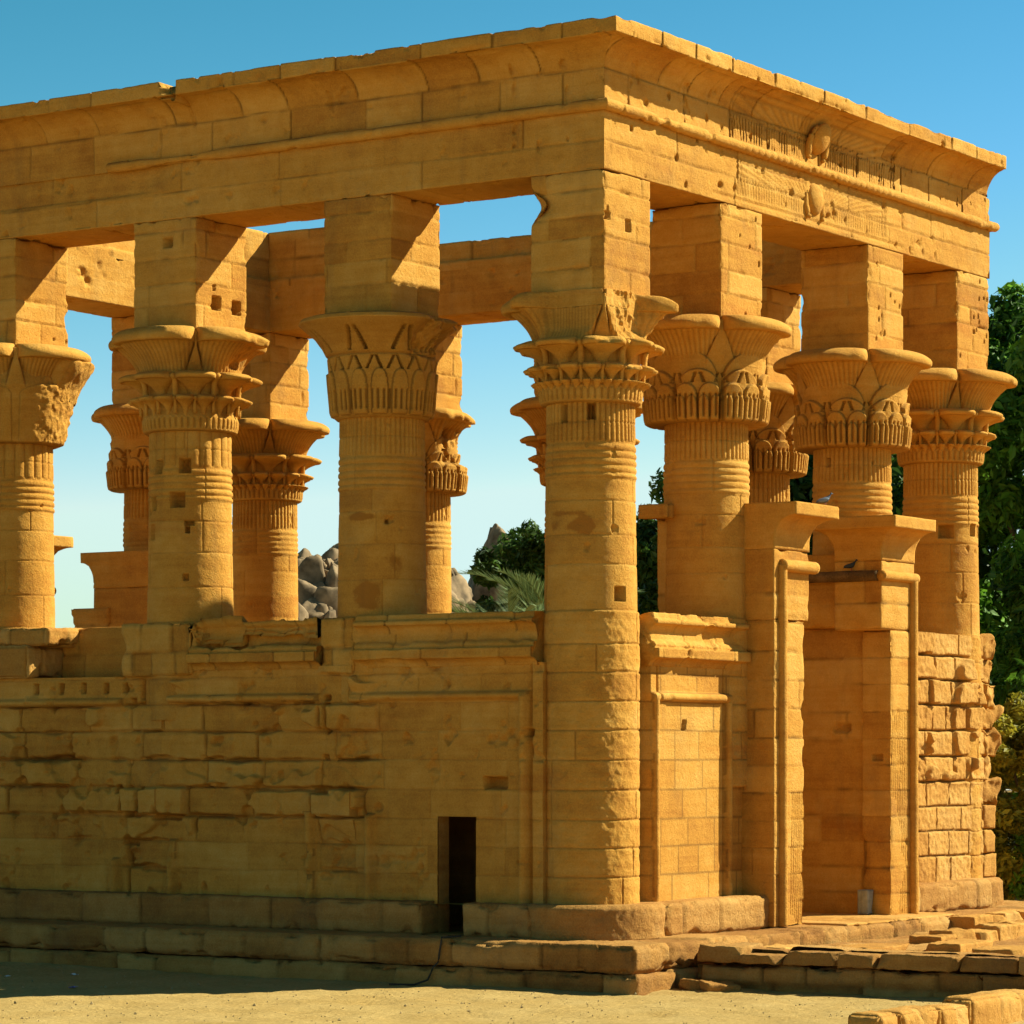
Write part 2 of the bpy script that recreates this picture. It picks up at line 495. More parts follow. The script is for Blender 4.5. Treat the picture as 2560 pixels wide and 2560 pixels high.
def chunk(acc, c, size, seed, amp=0.12, rot=0.0, res=None, wedge=0.0, tilt=(0, 0), tone=None):
    """a rough broken block of stone."""
    res = res or max(0.03, min(size) / 10)
    V, Q, NN, N1 = box_shell(-size[0] / 2, size[0] / 2, -size[1] / 2, size[1] / 2, -size[2] / 2, size[2] / 2, res)
    e = np.sort(np.stack([size[k] / 2 - np.abs(V[:, k]) for k in range(3)], 1), axis=1)[:, 1]
    s = min(size)
    d = -0.03 * s * np.exp(-(e / (0.05 * s)) ** 2)
    Vn = V + seed * 3.7
    d += amp * s * fbm(Vn, 1.3 / s, 3, seed) * (0.4 + np.exp(-(e / (0.3 * s)) ** 2)) + 0.02 * s * fbm(Vn, 9 / s, 2, seed + 4)
    V = V + NN * d[:, None]
    rg = np.random.RandomState(seed + 77)
    for _ in range(5):
        sg = np.sign(rg.normal(size=3)); nn_ = sg * rg.uniform(0.25, 1.0, 3); nn_ /= np.linalg.norm(nn_)
        lim = np.dot(np.abs(nn_), np.array(size) / 2) * rg.uniform(0.74, 0.92)
        ex = np.maximum(V @ nn_ - lim - 0.03 * s * fbm(Vn, 3 / s, 2, seed + 9), 0)
        V = V - nn_[None] * ex[:, None]
    if wedge: V[:, 0] *= 1 - wedge * np.clip(0.5 - V[:, 2] / size[2], 0, 1) * (V[:, 0] > 0)
    cx, sx = math.cos(tilt[0]), math.sin(tilt[0]); cy, sy = math.cos(tilt[1]), math.sin(tilt[1]); cz, sz = math.cos(rot), math.sin(rot)
    Rm = np.array([[cz, -sz, 0], [sz, cz, 0], [0, 0, 1]]) @ np.array([[cy, 0, sy], [0, 1, 0], [-sy, 0, cy]]) @ np.array([[1, 0, 0], [0, cx, -sx], [0, sx, cx]])
    acc.add(V @ Rm.T + np.array(c), Q, tone=_hash(np.array([seed]), np.array([3]), np.array([7]), 1)[0] if tone is None else tone)
    return acc

# ------------------------------------------------------------------ ground
W = 0.682                    # half width of piers and architrave
LX = 12.166                  # axis of the far long side
SY = 4.0415
LY = 4 * SY
GZ = -3.47
FLOOR = -2.80
DEGC = 212.8                 # direction from a column towards the viewer

def sand_material():
    m = bpy.data.materials.new("sand"); m.use_nodes = True
    n = m.node_tree.nodes; l = m.node_tree.links
    b = n["Principled BSDF"]; b.inputs["Roughness"].default_value = 0.95; b.inputs["Specular IOR Level"].default_value = 0.05
    g = n.new("ShaderNodeNewGeometry")
    def nz(sc, det, r=0.65):
        t = n.new("ShaderNodeTexNoise"); t.inputs["Scale"].default_value = sc; t.inputs["Detail"].default_value = det; t.inputs["Roughness"].default_value = r
        l.new(g.outputs["Position"], t.inputs["Vector"]); return t.outputs["Fac"]
    def mixc(fac, lo, hi, ca, cb):
        r = n.new("ShaderNodeValToRGB"); l.new(fac, r.inputs[0])
        r.color_ramp.elements[0].position = lo; r.color_ramp.elements[1].position = hi
        r.color_ramp.elements[0].color = (*ca, 1); r.color_ramp.elements[1].color = (*cb, 1); return r.outputs[0]
    c1 = mixc(nz(0.9, 6), 0.3, 0.7, (0.435, 0.270, 0.088), (0.525, 0.350, 0.135))
    c2 = mixc(nz(16, 5, 0.8), 0.35, 0.65, (0.62, 0.62, 0.62), (1.12, 1.12, 1.12))
    mx = n.new("ShaderNodeMix"); mx.data_type = 'RGBA'; mx.blend_type = 'MULTIPLY'; mx.inputs[0].default_value = 0.75
    l.new(c1, mx.inputs[6]); l.new(c2, mx.inputs[7])
    dk = mixc(nz(5.0, 8, 0.75), 0.30, 0.37, (0.55, 0.5, 0.42), (1, 1, 1))
    m2 = n.new("ShaderNodeMix"); m2.data_type = 'RGBA'; m2.blend_type = 'MULTIPLY'; m2.inputs[0].default_value = 0.8
    l.new(mx.outputs[2], m2.inputs[6]); l.new(dk, m2.inputs[7])
    l.new(m2.outputs[2], b.inputs["Base Color"])
    bp = n.new("ShaderNodeBump"); bp.inputs["Strength"].default_value = 0.9; bp.inputs["Distance"].default_value = 0.05
    l.new(nz(7, 8, 0.75), bp.inputs["Height"]); l.new(bp.outputs[0], b.inputs["Normal"])
    return m
SAND = sand_material()
def ground():
    def ax(lo, a, b, hi, fine, k=26):
        g = np.geomspace(1, 1 + (hi - b), k) - 1
        h = np.geomspace(1, 1 + (a - lo), k) - 1
        return np.concatenate([(a - h)[::-1][:-1], np.arange(a, b, fine), b + g])
    x = ax(-400, -20, 24, 1500, 0.16); y = ax(-600, -16, 30, 1500, 0.16)
    X, Y = np.meshgrid(x, y, indexing='ij')
    P = np.stack([X.ravel(), Y.ravel(), np.zeros(X.size)], 1)
    near = sst(60, 20, np.hypot(P[:, 0] - 2, P[:, 1] - 4))
    z = GZ + 0.05 * fbm(P, 0.22, 2, 5) + near * (0.022 * fbm(P, 1.6, 3, 7) + 0.012 * fbm(P, 4.0, 2, 8))
    z -= near * 0.025 * sst(0.30, 0.55, fbm(P, 2.4, 2, 15))      # trampled hollows
    z -= 2.0 * sst(40, 140, P[:, 0])
    P[:, 2] = z
    o = link("ground", make_mesh("ground", P, grid_quads(len(x), len(y))), SAND)
    tag(o, kind="structure", label="pale yellow sandy ground in front of the temple")
    return o
ground()

# ------------------------------------------------------------------ kiosk
kiosk = empty("kiosk", (6.08, 8.08, GZ))
tag(kiosk, "roofless golden sandstone temple kiosk with flower-capital columns and a broken doorway", "temple")
SB = STONE

# --- plinth: two courses of blocks
a = Acc()
stone_box(a, -2.12, 14.2, -2.12, 18.4, -3.21, FLOOR, 0.055, beds=(), blk=(0.6, 1.2), rough=0.020, peck=0.010, chip=0.20, boff=0.02, seed=41, groove=0.03, gw=0.02)
stone_box(a, -2.20, 14.3, -2.20, 18.5, -3.95, -3.213, 0.055, beds=(), blk=(0.7, 1.5), rough=0.025, peck=0.010, chip=0.20, boff=0.02, seed=43, groove=0.03, gw=0.02)
plinth = a.obj("plinth", STONE_BASE, kiosk)

# --- base course with its rounded corners
KB = 1.16
def base_seg(x0, x1, y0, y1, s):
    a = Acc()
    stone_box(a, x0, x1, y0, y1, FLOOR - 0.02, -2.29, 0.05, blk=(0.8, 1.5), rough=0.016, peck=0.010, chip=0.14, boff=0.015, seed=s, groove=0.03, gw=0.018)
    a.obj("base_course", STONE_BASE, kiosk)
base_seg(-KB, -0.3, 0.35, 1.66, 51); base_seg(-KB, -0.3, 2.44, 17.2, 52)
base_seg(0.35, 3.75, -KB, -0.3, 53); base_seg(8.75, 12.0, -KB, -0.3, 54)
for (cx, cy, s) in ((0, 0, 55), (LX, 0, 56)):
    n, m = 300, 26
    th = np.linspace(0, 2 * np.pi, n, endpoint=False)
    z = np.linspace(FLOOR - 0.02, -2.285, m)
    P = np.stack([np.repeat(np.cos(th), m) * 1.2, np.repeat(np.sin(th), m) * 1.2, np.tile(z, n)], 1)
    rr = 1.175 + 0.018 * fbm(P + s, 1.8, 3, s) + 0.010 * fbm(P + s, 11, 2, s) - 0.07 * np.exp(-((-2.285 - P[:, 2]) / 0.035) ** 2)
    R = rr.reshape(n, m)
    a = Acc(); lathe(a, cx, cy, R, np.tile(z, (n, 1))); a.obj("base_course", STONE_BASE, kiosk)["label"] = "rounded base course under the corner pillar"

# --- columns
COLS = {}
def shaft(name, x, y, zlow, seed, nre=48, holes=(), damage=None, N=480, dz=0.016, label=None, stains=()):
    z = np.arange(zlow, 5.53, dz); m = len(z)
    th = np.linspace(0, 2 * np.pi, N, endpoint=False)
    T, Z = np.meshgrid(th, z, indexing='ij')
    P = np.stack([np.cos(T).ravel() * 0.7, np.sin(T).ravel() * 0.7, Z.ravel()], 1) + np.array([x, y, 0]) * 1.3
    R = 0.733 - 0.052 * np.clip((Z - 2.0) / 3.4, 0, 1)
    # reeds under the capital
    rz = sst(4.86, 4.885, Z)
    R = R + rz * (0.040 * np.sqrt(np.abs(np.sin(T * nre / 2)) + 1e-6) - 0.026)
    # five binding bands
    for k in range(5):
        c = 4.775 - 0.112 * k
        q = np.clip(1 - ((Z - c) / 0.047) ** 2, 0, 1)
        R = R + 0.021 * np.sqrt(q)
    # the unfinished lower drum stands proud
    low = sst(2.27, 2.23, Z)
    R = R + low * 0.030
    beds = np.array([-1.87, -1.42, -0.98, -0.52, -0.06, 0.405, 0.853, 1.30, 1.74, 2.25, 2.9 + 0.1 * _hash(np.array([seed]), np.array([1]), np.array([1]), 3)[0], 3.42, 3.95, 4.30, 5.16])
    w = fbm(P, 1.3, 2, seed) .reshape(T.shape) * 0.012
    db, dp, bid = block_field(0, (T * 0.7).ravel(), (Z + w).ravel(), beds, (1.3, 2.3), seed)
    dj = np.minimum(db, dp).reshape(T.shape)
    rough = 0.005 * fbm(P, 2.0, 3, seed + 2) + 0.003 * fbm(P, 9, 2, seed + 3)
    R = R + rough.reshape(T.shape) + low * 0.009 * fbm(P, 12.0, 2, seed + 5).reshape(T.shape)
    gw = 0.010 + 0.014 * np.clip(fbm(P, 3, 2, seed + 9), 0, 1).reshape(T.shape)
    R = R - (0.014 + 0.010 * low) * np.exp(-(dj / gw) ** 2)
    jm = np.clip(np.exp(-(dj / (gw * 1.1)) ** 2) * (0.22 + 0.22 * low), 0, 1)
    chip = np.clip(fbm(P, 3.4, 3, seed + 12) - 0.60, 0, 1).reshape(T.shape)
    R = R - 0.16 * chip * (1 - 0.8 * low)
    # tone: rusty or pale drums
    for (deg, hz, wa, hh, dep) in holes:
        ang = math.radians(DEGC + deg)
        dth = (T - ang + np.pi) % (2 * np.pi) - np.pi
        mk = (np.abs(dth) * 0.7 < wa / 2) & (np.abs(Z - hz) < hh / 2)
        R = np.where(mk, R - 2.2 * dep, R)
    if damage is not None: R = damage(T, Z, R, P)
    ac = Acc()
    tn = 0.55 * bid
    for (deg, hz, wa, hh, val) in stains:      # rusty or dark blotches in the stone
        dth = (T - math.radians(DEGC + deg) + np.pi) % (2 * np.pi) - np.pi
        q = np.hypot(dth * 0.7 / wa, (Z - hz) / hh) + 0.85 * fbm(P, 3.2, 4, seed + 40).reshape(T.shape)
        tn = tn + val * sst(1.1, 0.35, q).ravel()
    lathe(ac, x, y, R, Z, tone=(tn, jm.ravel()))
    o = ac.obj(name, STONE, kiosk, (x, y, 0))
    if label: o["label"] = label
    return o

def umbels(ac, n, th0, z0, z1, rin, rout, rcore, lip, hw0, hw1, seed, power=2.4, flare=2.0, reed=0, dmg=None, under=0.07, spn=None, chip=0.25, hwe=1.1):
    """a ring of n flower heads: trumpet, flat underside of the rim, thick rounded rim, top"""
    N = n * (spn or max(16, 400 // n))
    th = np.linspace(0, 2 * np.pi, N, endpoint=False)
    s1 = np.linspace(0, 1, 26)
    zl = z1 - lip
    z = list(z0 + (zl - z0) * s1); r = list(rin + (rout - under - rin) * s1 ** flare); sh = list(s1); rim = [0] * 26
    for q in (0.0, 0.5, 1.0):
        z.append(zl + 0.004 * q - 0.006); r.append(rout - under + (under - 0.015) * q); sh.append(1); rim.append(1)
    for q in np.linspace(0, 1, 11):
        an = q * np.pi / 2
        z.append(zl + 0.02 + (lip - 0.02) * np.sin(an)); r.append(rout + 0.02 * np.sin(np.pi * min(1, q * 2.2)) - (lip * 1.45) * (1 - np.cos(an)) ** 1.15); sh.append(1); rim.append(1)
    for q in (0.3, 0.65, 1.0):
        z.append(z1 + 0.015 * q); r.append((rout - lip * 1.45) * (1 - q) + rcore * 0.8 * q); sh.append(1); rim.append(1)
    z = np.array(z); r = np.array(r); sh = np.array(sh); rim = np.array(rim)
    T = np.repeat(th[:, None], len(z), 1); Z = np.tile(z, (N, 1)); RC = np.tile(r, (N, 1))
    per = 2 * np.pi / n
    ph = np.abs((T - th0 + per / 2) % per - per / 2) / (per / 2)
    hw = hw0 + (hw1 - hw0) * sh ** hwe
    x = np.clip(ph / hw[None], 0, 1)
    shape = np.maximum(0, 1 - x ** power) ** 0.45
    R = rcore * 0.90 + (RC - rcore * 0.90) * shape
    J = np.zeros_like(R)
    if reed:
        J = np.abs(np.sin(T * reed / 2)) ** 6 * (rim[None] == 0) * (sh[None] > 0.12)
        R = R - 0.024 * np.abs(np.sin(T * reed / 2)) ** 3 * (rim[None] == 0) * (sh[None] > 0.12); J = 0.45 * J
    J = np.maximum(J, 0.6 * (x > 0.985) * (sh[None] > 0.05) * (rim[None] == 0))
    P = np.stack([np.cos(T).ravel(), np.sin(T).ravel(), Z.ravel()], 1) + seed * 2.3
    R = R + (0.008 * fbm(P, 3.0, 3, seed)).reshape(R.shape)
    cn = np.clip(fbm(P, 2.2, 3, seed + 3) - 0.34, 0, 1).reshape(R.shape)
    R = R - chip * cn * (rim[None] > 0) * (shape > 0.2)
    if dmg is not None: R, Z = dmg(T, Z, R, P)
    lathe(ac, 0, 0, R, Z, tone=(0.15 * fbm(P, 1.0, 2, seed), J.ravel()), cap=False)

def bell(ac, zs, rs, fn=None, N=512, dz=0.015, seed=1):
    z = np.arange(zs[0], zs[-1], dz)
    th = np.linspace(0, 2 * np.pi, N, endpoint=False)
    T, Z = np.meshgrid(th, z, indexing='ij')
    R = np.interp(Z, zs, rs)
    P = np.stack([np.cos(T).ravel(), np.sin(T).ravel(), Z.ravel()], 1) + seed * 1.7
    R0 = R
    if fn is not None: R = fn(T, Z, R, P)
    # the cuts of the carving are coloured darker, to sharpen the relief
    lo = np.minimum(np.minimum(np.roll(R, 2, 0), np.roll(R, -2, 0)), R); hi = np.maximum(np.maximum(np.roll(R, 2, 0), np.roll(R, -2, 0)), R)
    up = np.vstack([R.T[1:], R.T[-1:]]).T; dn = np.vstack([R.T[:1], R.T[:-1]]).T
    hi = np.maximum(np.maximum(up, dn), hi)
    J = np.clip((hi - R) / 0.035, 0, 1) * 0.75
    R = R + (0.006 * fbm(P, 3, 3, seed)).reshape(R.shape)
    lathe(ac, 0, 0, R, Z, tone=(0.2 * fbm(P, 1.2, 2, seed), J.ravel()))

def arch(T, Z, n, th0, zb, zt, hw, pw=2.0):
    """1 inside round-headed petals reaching zt."""
    per = 2 * np.pi / n
    ph = ((T - th0 + per / 2) % per - per / 2) / (per / 2 * hw)
    top = zb + (zt - zb) * np.sqrt(np.clip(1 - np.abs(ph) ** pw, 0, 1))
    return sst(0.012, -0.012, Z - top) * (np.abs(ph) < 1) , ph

def rough_patch(center, half, z0, z1):
    def f(T, Z):
        d = np.abs((T - math.radians(center) + np.pi) % (2 * np.pi) - np.pi)
        return sst(math.radians(half + 8), math.radians(half - 8), d) * sst(z0 - 0.06, z0 + 0.06, Z) * sst(z1 + 0.05, z1 - 0.05, Z)
    return f

PI = math.pi
def reeds(T, Z, n, z0, z1, depth):
    g = np.abs(np.cos(T * n / 2)) ** 6
    return -depth * g * sst(z0 - 0.02, z0 + 0.03, Z) * sst(z1 + 0.015, z1 - 0.015, Z)

def cap_papyrus(seed, dmg=None, dmg_top=None):
    ac = Acc()
    def fn(T, Z, R, P):
        a2, p2 = arch(T, Z, 4, 0, 6.10, 6.66, 0.93)
        a3, p3 = arch(T, Z, 8, PI / 8, 6.02, 6.29, 0.86)
        a4, p4 = arch(T, Z, 16, PI / 16, 5.86, 6.06, 0.88)
        a5, p5 = arch(T, Z, 32, PI / 32, 5.70, 5.86, 0.85)
        R = R + 0.065 * a2 + 0.075 * a3 + 0.055 * a4 + 0.035 * a5
        # pairs of slanting cuts between the petals
        per = 2 * PI / 16
        ph = np.abs((T + per / 2) % per - per / 2) * R
        t = np.clip((Z - 6.08) / 0.17, 0, 1)
        cut = (np.abs(ph - (0.10 - 0.06 * t)) < 0.026) & (Z > 6.08) & (Z < 6.24)
        R = R - 0.055 * cut
        R = R + reeds(T, Z, 64, 5.52, 5.90, 0.050)
        # stem in the gaps
        per = PI / 2
        g = np.abs((T - PI / 4 + per / 2) % per - per / 2) * R
        R = R + 0.13 * sst(6.3, 6.95, Z) * sst(0.015, -0.015, g - (0.24 - 0.20 * np.clip((Z - 6.45) / 0.5, 0, 1)))
        if dmg is not None: R = dmg(T, Z, R, P)
        return R
    bell(ac, [5.455, 5.48, 5.55, 5.62, 5.9, 6.12, 6.3, 6.52, 6.7, 7.10], [0.74, 0.79, 0.81, 0.815, 0.845, 0.865, 0.895, 0.92, 0.90, 0.88], fn, seed=seed)
    umbels(ac, 4, 0, 6.36, 7.17, 0.97, 1.43, 0.86, 0.25, 0.68, 1.0, seed + 1, power=4.5, reed=80, dmg=dmg_top, under=0.14, chip=0.12)
    return ac

def cap_composite(seed, top=True, dmg_top=None, dmg=None, fine=True, dmg_mid=None, dmg_bell=None):
    ac = Acc()
    def fn(T, Z, R, P):
        R = R + reeds(T, Z, 48, 5.50, 5.68, 0.028)
        per = PI / 2
        g = np.abs((T - PI / 4 + per / 2) % per - per / 2) * R
        R = R + 0.14 * sst(6.35, 6.9, Z) * sst(0.02, -0.02, g - (0.13 - 0.10 * np.clip((Z - 6.45) / 0.4, 0, 1)))
        if dmg_bell is not None: R = dmg_bell(T, Z, R, P)
        return R
    bell(ac, [5.455, 5.48, 5.55, 5.66, 5.8, 6.0, 6.4, 7.10], [0.74, 0.79, 0.81, 0.82, 0.76, 0.74, 0.78, 0.90], fn, seed=seed)
    if fine:
        umbels(ac, 32, PI / 32, 5.62, 5.80, 0.80, 0.93, 0.76, 0.05, 0.45, 0.93, seed + 2, dmg=dmg, spn=16, under=0.03, chip=0.1)
    umbels(ac, 16, PI / 16, 5.70, 6.05, 0.80, 1.04, 0.72, 0.095, 0.34, 0.98, seed + 3, dmg=dmg, spn=30, under=0.03, power=3.0, flare=3.2, hwe=2.6)
    umbels(ac, 8, 0, 5.94, 6.43, 0.80, 1.21, 0.75, 0.12, 0.36, 0.99, seed + 4, dmg=dmg_mid, spn=60, under=0.04, power=3.4, flare=3.4, hwe=2.8)
    # little stems between the flower heads
    for (n_, z0, z1, r0_, r1_, off) in ((8, 5.98, 6.36, 0.84, 1.02, PI / 8), (16, 5.74, 6.0, 0.83, 0.93, PI / 16 * 2)):
        for k in range(n_):
            an = off + 2 * PI * k / n_
            t = np.linspace(0, 1, 7); rr = r0_ + (r1_ - r0_) * t ** 3; zz = z0 + (z1 - z0) * np.sin(t * PI / 2)
            tube(ac, np.stack([rr * math.cos(an), rr * math.sin(an), zz], 1), 0.05 if n_ == 8 else 0.03, 7)
    if top: umbels(ac, 4, 0, 6.36, 7.17, 0.92, 1.44, 0.86, 0.25, 0.74, 1.0, seed + 5, power=4.6, reed=88, dmg=dmg_top, under=0.14, chip=0.14)
    return ac

def cap_plain(seed, dmg=None):
    """unfinished bell, only its four upper lobes carved."""
    ac = Acc()
    rough = rough_patch(285, 38, 5.3, 6.9)
    def fn(T, Z, R, P):
        k = rough(T, Z)
        a2, _ = arch(T, Z, 4, 0, 6.28, 6.50, 0.9)
        R = R + 0.02 * a2
        per = PI / 2
        g = np.abs((T - PI / 4 + per / 2) % per - per / 2) * R
        R = R + 0.16 * sst(6.3, 6.9, Z) * sst(0.02, -0.02, g - (0.17 - 0.12 * np.clip((Z - 6.4) / 0.5, 0, 1)))
        return R + (0.004 + 0.022 * k) * fbm(P, 11, 2, seed + 3).reshape(R.shape) + 0.02 * k * fbm(P, 2.5, 2, seed + 4).reshape(R.shape) + 0.02 * k
    bell(ac, [5.455, 5.49, 5.6, 5.9, 6.2, 6.45, 6.7, 7.10], [0.74, 0.82, 0.86, 0.94, 1.03, 1.08, 0.98, 0.92], fn, seed=seed)
    umbels(ac, 4, 0, 6.34, 7.17, 0.98, 1.42, 0.88, 0.25, 0.76, 1.0, seed + 1, power=4.6, reed=100, under=0.13, chip=0.1)
    # unfinished lobe: the rough outer shell still covers the side
    z = np.linspace(6.2, 7.05, 36); thn = 90
    th = np.radians(np.linspace(258, 330, thn))
    T, Z = np.meshgrid(th, z, indexing='ij')
    k = np.clip(1 - (np.abs(np.degrees(T) - 296) / 36) ** 4, 0, 1) ** 0.5
    P = np.stack([np.cos(T).ravel() * 1.3, np.sin(T).ravel() * 1.3, Z.ravel()], 1)
    R = 0.9 + (np.interp(Z, [6.2, 6.45, 6.75, 6.9, 7.05], [1.06, 1.16, 1.36, 1.43, 1.28]) - 0.9) * k + (0.022 * fbm(P, 11, 2, 9) + 0.02 * fbm(P, 3, 2, 19)).reshape(Z.shape)
    V = np.stack([(R * np.cos(T)).ravel(), (R * np.sin(T)).ravel(), Z.ravel()], 1)
    idx = np.arange(thn * len(z)).reshape(thn, len(z))
    lp = np.concatenate([idx[:, 0], idx[-1, 1:], idx[-2::-1, -1], idx[0, -2:0:-1]])
    ac.add(V, grid_quads(thn, len(z)), ngons=[lp[::-1]])
    return ac

def cap_bell(seed):
    """tall bell with cut chevrons, its rim broken on the sunny side."""
    ac = Acc()
    pa = rough_patch(290, 42, 6.40, 7.4)
    def fn(T, Z, R, P):
        a4, _ = arch(T, Z, 16, PI / 16, 5.95, 6.22, 0.72, 2.5)
        R = R + 0.040 * a4 * (Z > 5.5)
        for (n, z0, z1, xa, xb, dep, w) in ((16, 6.23, 6.43, 0.12, 0.03, 0.09, 0.022), (8, 6.53, 6.88, 0.15, 0.05, 0.12, 0.032)):
            per = 2 * PI / n
            ph = np.abs((T - per / 4 + per / 2) % per - per / 2) * R
            t = np.clip((Z - z0) / (z1 - z0), 0, 1)
            R = R - dep * ((np.abs(ph - (xa + (xb - xa) * t)) < w) & (Z > z0) & (Z < z1))
        R = R + reeds(T, Z, 56, 5.58, 5.90, 0.05)
        R = R - 0.03 * np.exp(-((Z - 6.47) / 0.016) ** 2)
        k = pa(T, Z)
        nz = fbm(P, 2.2, 4, seed + 8).reshape(R.shape)
        R = R - k * (0.10 + 0.35 * np.clip(nz + 0.15, 0, 1)) * sst(6.35, 6.7, Z) + k * 0.05 * fbm(P, 8, 2, 3).reshape(R.shape)
        return R
    bell(ac, [5.455, 5.50, 5.58, 5.9, 6.2, 6.46, 6.62, 6.78, 6.90, 7.0, 7.06, 7.10], [0.74, 0.79, 0.82, 0.85, 0.875, 0.90, 0.98, 1.10, 1.24, 1.36, 1.33, 1.20], fn, seed=seed, N=448)
    return ac

CAPM = {}
def capital_mesh(kind):
    if kind in CAPM: return CAPM[kind]
    if kind == 'papyrus': ac = cap_papyrus(3)
    elif kind == 'papyrus_worn':
        pa = rough_patch(300, 50, 6.05, 7.3)
        def dm(T, Z, R, P):
            k = pa(T, Z); return R - k * (0.12 + 0.3 * np.clip(fbm(P, 2.2, 3, 6).reshape(R.shape), 0, 1))
        ac = cap_papyrus(6, dmg=dm, dmg_top=lambda T, Z, R, P: (dm(T, Z, R, P), Z))
    elif kind == 'composite': ac = cap_composite(11)
    elif kind == 'composite_rough':
        pa = rough_patch(292, 26, 6.5, 7.3)
        def dm(T, Z, R, P):
            k = pa(T, Z); return R - 0.10 * k + k * 0.14 * fbm(P, 5, 3, 8).reshape(R.shape), Z
        ac = cap_composite(17, dmg_top=dm, fine=False)
    elif kind == 'composite_broken':
        pa = rough_patch(285, 50, 6.42, 7.4); pl = rough_patch(226, 66, 6.42, 7.4)
        def dm(T, Z, R, P):
            n1 = fbm(P, 1.9, 3, 4).reshape(R.shape); n2 = fbm(P, 10, 2, 5).reshape(R.shape)
            k = pa(T, Z); k2 = pl(T, Z)
            R = R - k * (0.04 + 0.20 * np.clip(n1, 0, 1)) + k * 0.035 * n2
            # the left face is dressed back flush with the pier
            flat = 0.725 / np.maximum(np.abs(np.cos(T)), np.abs(np.sin(T))) + 0.02 * n1 + 0.10 * sst(6.62, 6.42, Z) + 0.05 * n2 * pa(T, Z) + 0.06 * n1 * pa(T, Z)
            R = R + k2 * (np.minimum(R, flat) - R)
            return R, Z
        pb = rough_patch(292, 26, 5.9, 6.55)
        def dm2(T, Z, R, P):
            k = pb(T, Z)
            return R - k * (0.05 + 0.20 * np.clip(fbm(P, 3, 3, 9).reshape(R.shape) + 0.1, 0, 1)), Z
        def db(T, Z, R, P):
            k2 = pl(T, Z)
            return R + k2 * (np.minimum(R, 0.715 / np.maximum(np.abs(np.cos(T)), np.abs(np.sin(T)))) - R)
        ac = cap_composite(23, dmg_top=dm, dmg_mid=dm2, dmg_bell=db)
    elif kind == 'plain': ac = cap_plain(29)
    elif kind == 'bell': ac = cap_bell(31)
    CAPM[kind] = ac.mesh("capital")
    CAPM[kind].materials.append(STONE)
    return CAPM[kind]

PIERM = {}
def pier_mesh(x, y, seed, holes=(), beds=(7.52, 7.97, 8.38, 8.76), extra=None, ztop=9.012):
    ac = Acc()
    stone_box(ac, x - W, x + W, y - W, y + W, 7.06, ztop, 0.023, beds=beds, blk=(0.9, 2.3), jk=0.28, groove=0.020, gw=0.011, chip=0.06, seed=seed, holes=holes, extra=extra)
    return ac

def column(x, y, kind, seed, zlow=1.2, nre=48, holes=(), pier_holes=(), label=None, cap_label=None, N=480, dz=0.016, damage=None, pier_extra=None, beds=None, stains=()):
    o = shaft("column", x, y, zlow, seed, nre, holes, damage, N, dz, label, stains)
    if beds is None:
        rb = np.random.RandomState(seed); beds = tuple(b_ + rb.uniform(-0.08, 0.08) for b_ in (7.52, 7.97, 8.38, 8.76))
    c = bpy.data.objects.new("capital", capital_mesh(kind)); COL.objects.link(c); attach(c, o, (x, y, 0))
    if cap_label: c["label"] = cap_label
    p = pier_mesh(x, y, seed + 3, pier_holes, beds, pier_extra).obj("pier", STONE, o, (x, y, 8))
    return o, c, p

X1, X2 = 3.536, 8.646
# corner column: big bites out of the left edge of its pier
def c0_extra(V, N1, d):
    # spalled corner on the left edge
    e = np.hypot(V[:, 0] + W, V[:, 1] - W)
    k = np.exp(-((V[:, 2] - 8.55) / 0.17) ** 2) * np.exp(-(e / 0.30) ** 2)
    return d - 0.27 * k
column(0, 0, 'composite_broken', 101, -2.32, 48,
       holes=((-37, 5.30, 0.13, 0.28, 0.12), (1, 5.32, 0.15, 0.27, 0.12), (39, 2.50, 0.22, 0.22, 0.10)),
       pier_holes=(('y', 0.02, 8.22, 0.16, 0.20, 0.12), ('y', -0.60, 8.30, 0.2, 0.13, 0.10), ('y', -0.58, 8.40, 0.06, 0.1, 0.08)),
       stains=((-20, 3.55, 0.42, 0.12, -3.4), (-35, 3.75, 0.25, 0.06, -2.4)), label="corner column standing on a rounded unfinished pillar", cap_label="tiered capital with a broken rough upper tier", pier_extra=c0_extra)
def dots(x, n, seed):
    r = np.random.RandomState(seed)
    return tuple(('y', x + r.uniform(-0.6, 0.6), r.uniform(7.25, 8.9), 0.05, r.uniform(0.05, 0.09), 0.05) for _ in range(n))
column(X1, 0, 'papyrus', 111, -0.5, pier_holes=dots(X1, 6, 4))
column(X2, 0, 'papyrus', 121, -0.5, pier_holes=dots(X2, 9, 5), holes=((-42, 5.20, 0.10, 0.16, 0.1), (27, 5.19, 0.05, 0.05, 0.06)))
column(LX, 0, 'composite', 131, -2.32, pier_holes=dots(LX, 12, 6), holes=((2, 4.17, 0.30, 0.24, 0.12), (52, 4.22, 0.2, 0.22, 0.12), (75, 4.2, 0.2, 0.22, 0.1)))
column(0, SY, 'bell', 141, 0.6, 52, stains=((-22, 3.86, 0.26, 0.07, -3.0), (-14, 2.55, 0.22, 0.24, -3.2), (22, 3.15, 0.22, 0.2, -2.4)), label="column under a chevron-cut bell capital", cap_label="bell capital with its rim broken away on the right",
       holes=((10, 3.78, 0.07, 0.07, 0.06),))
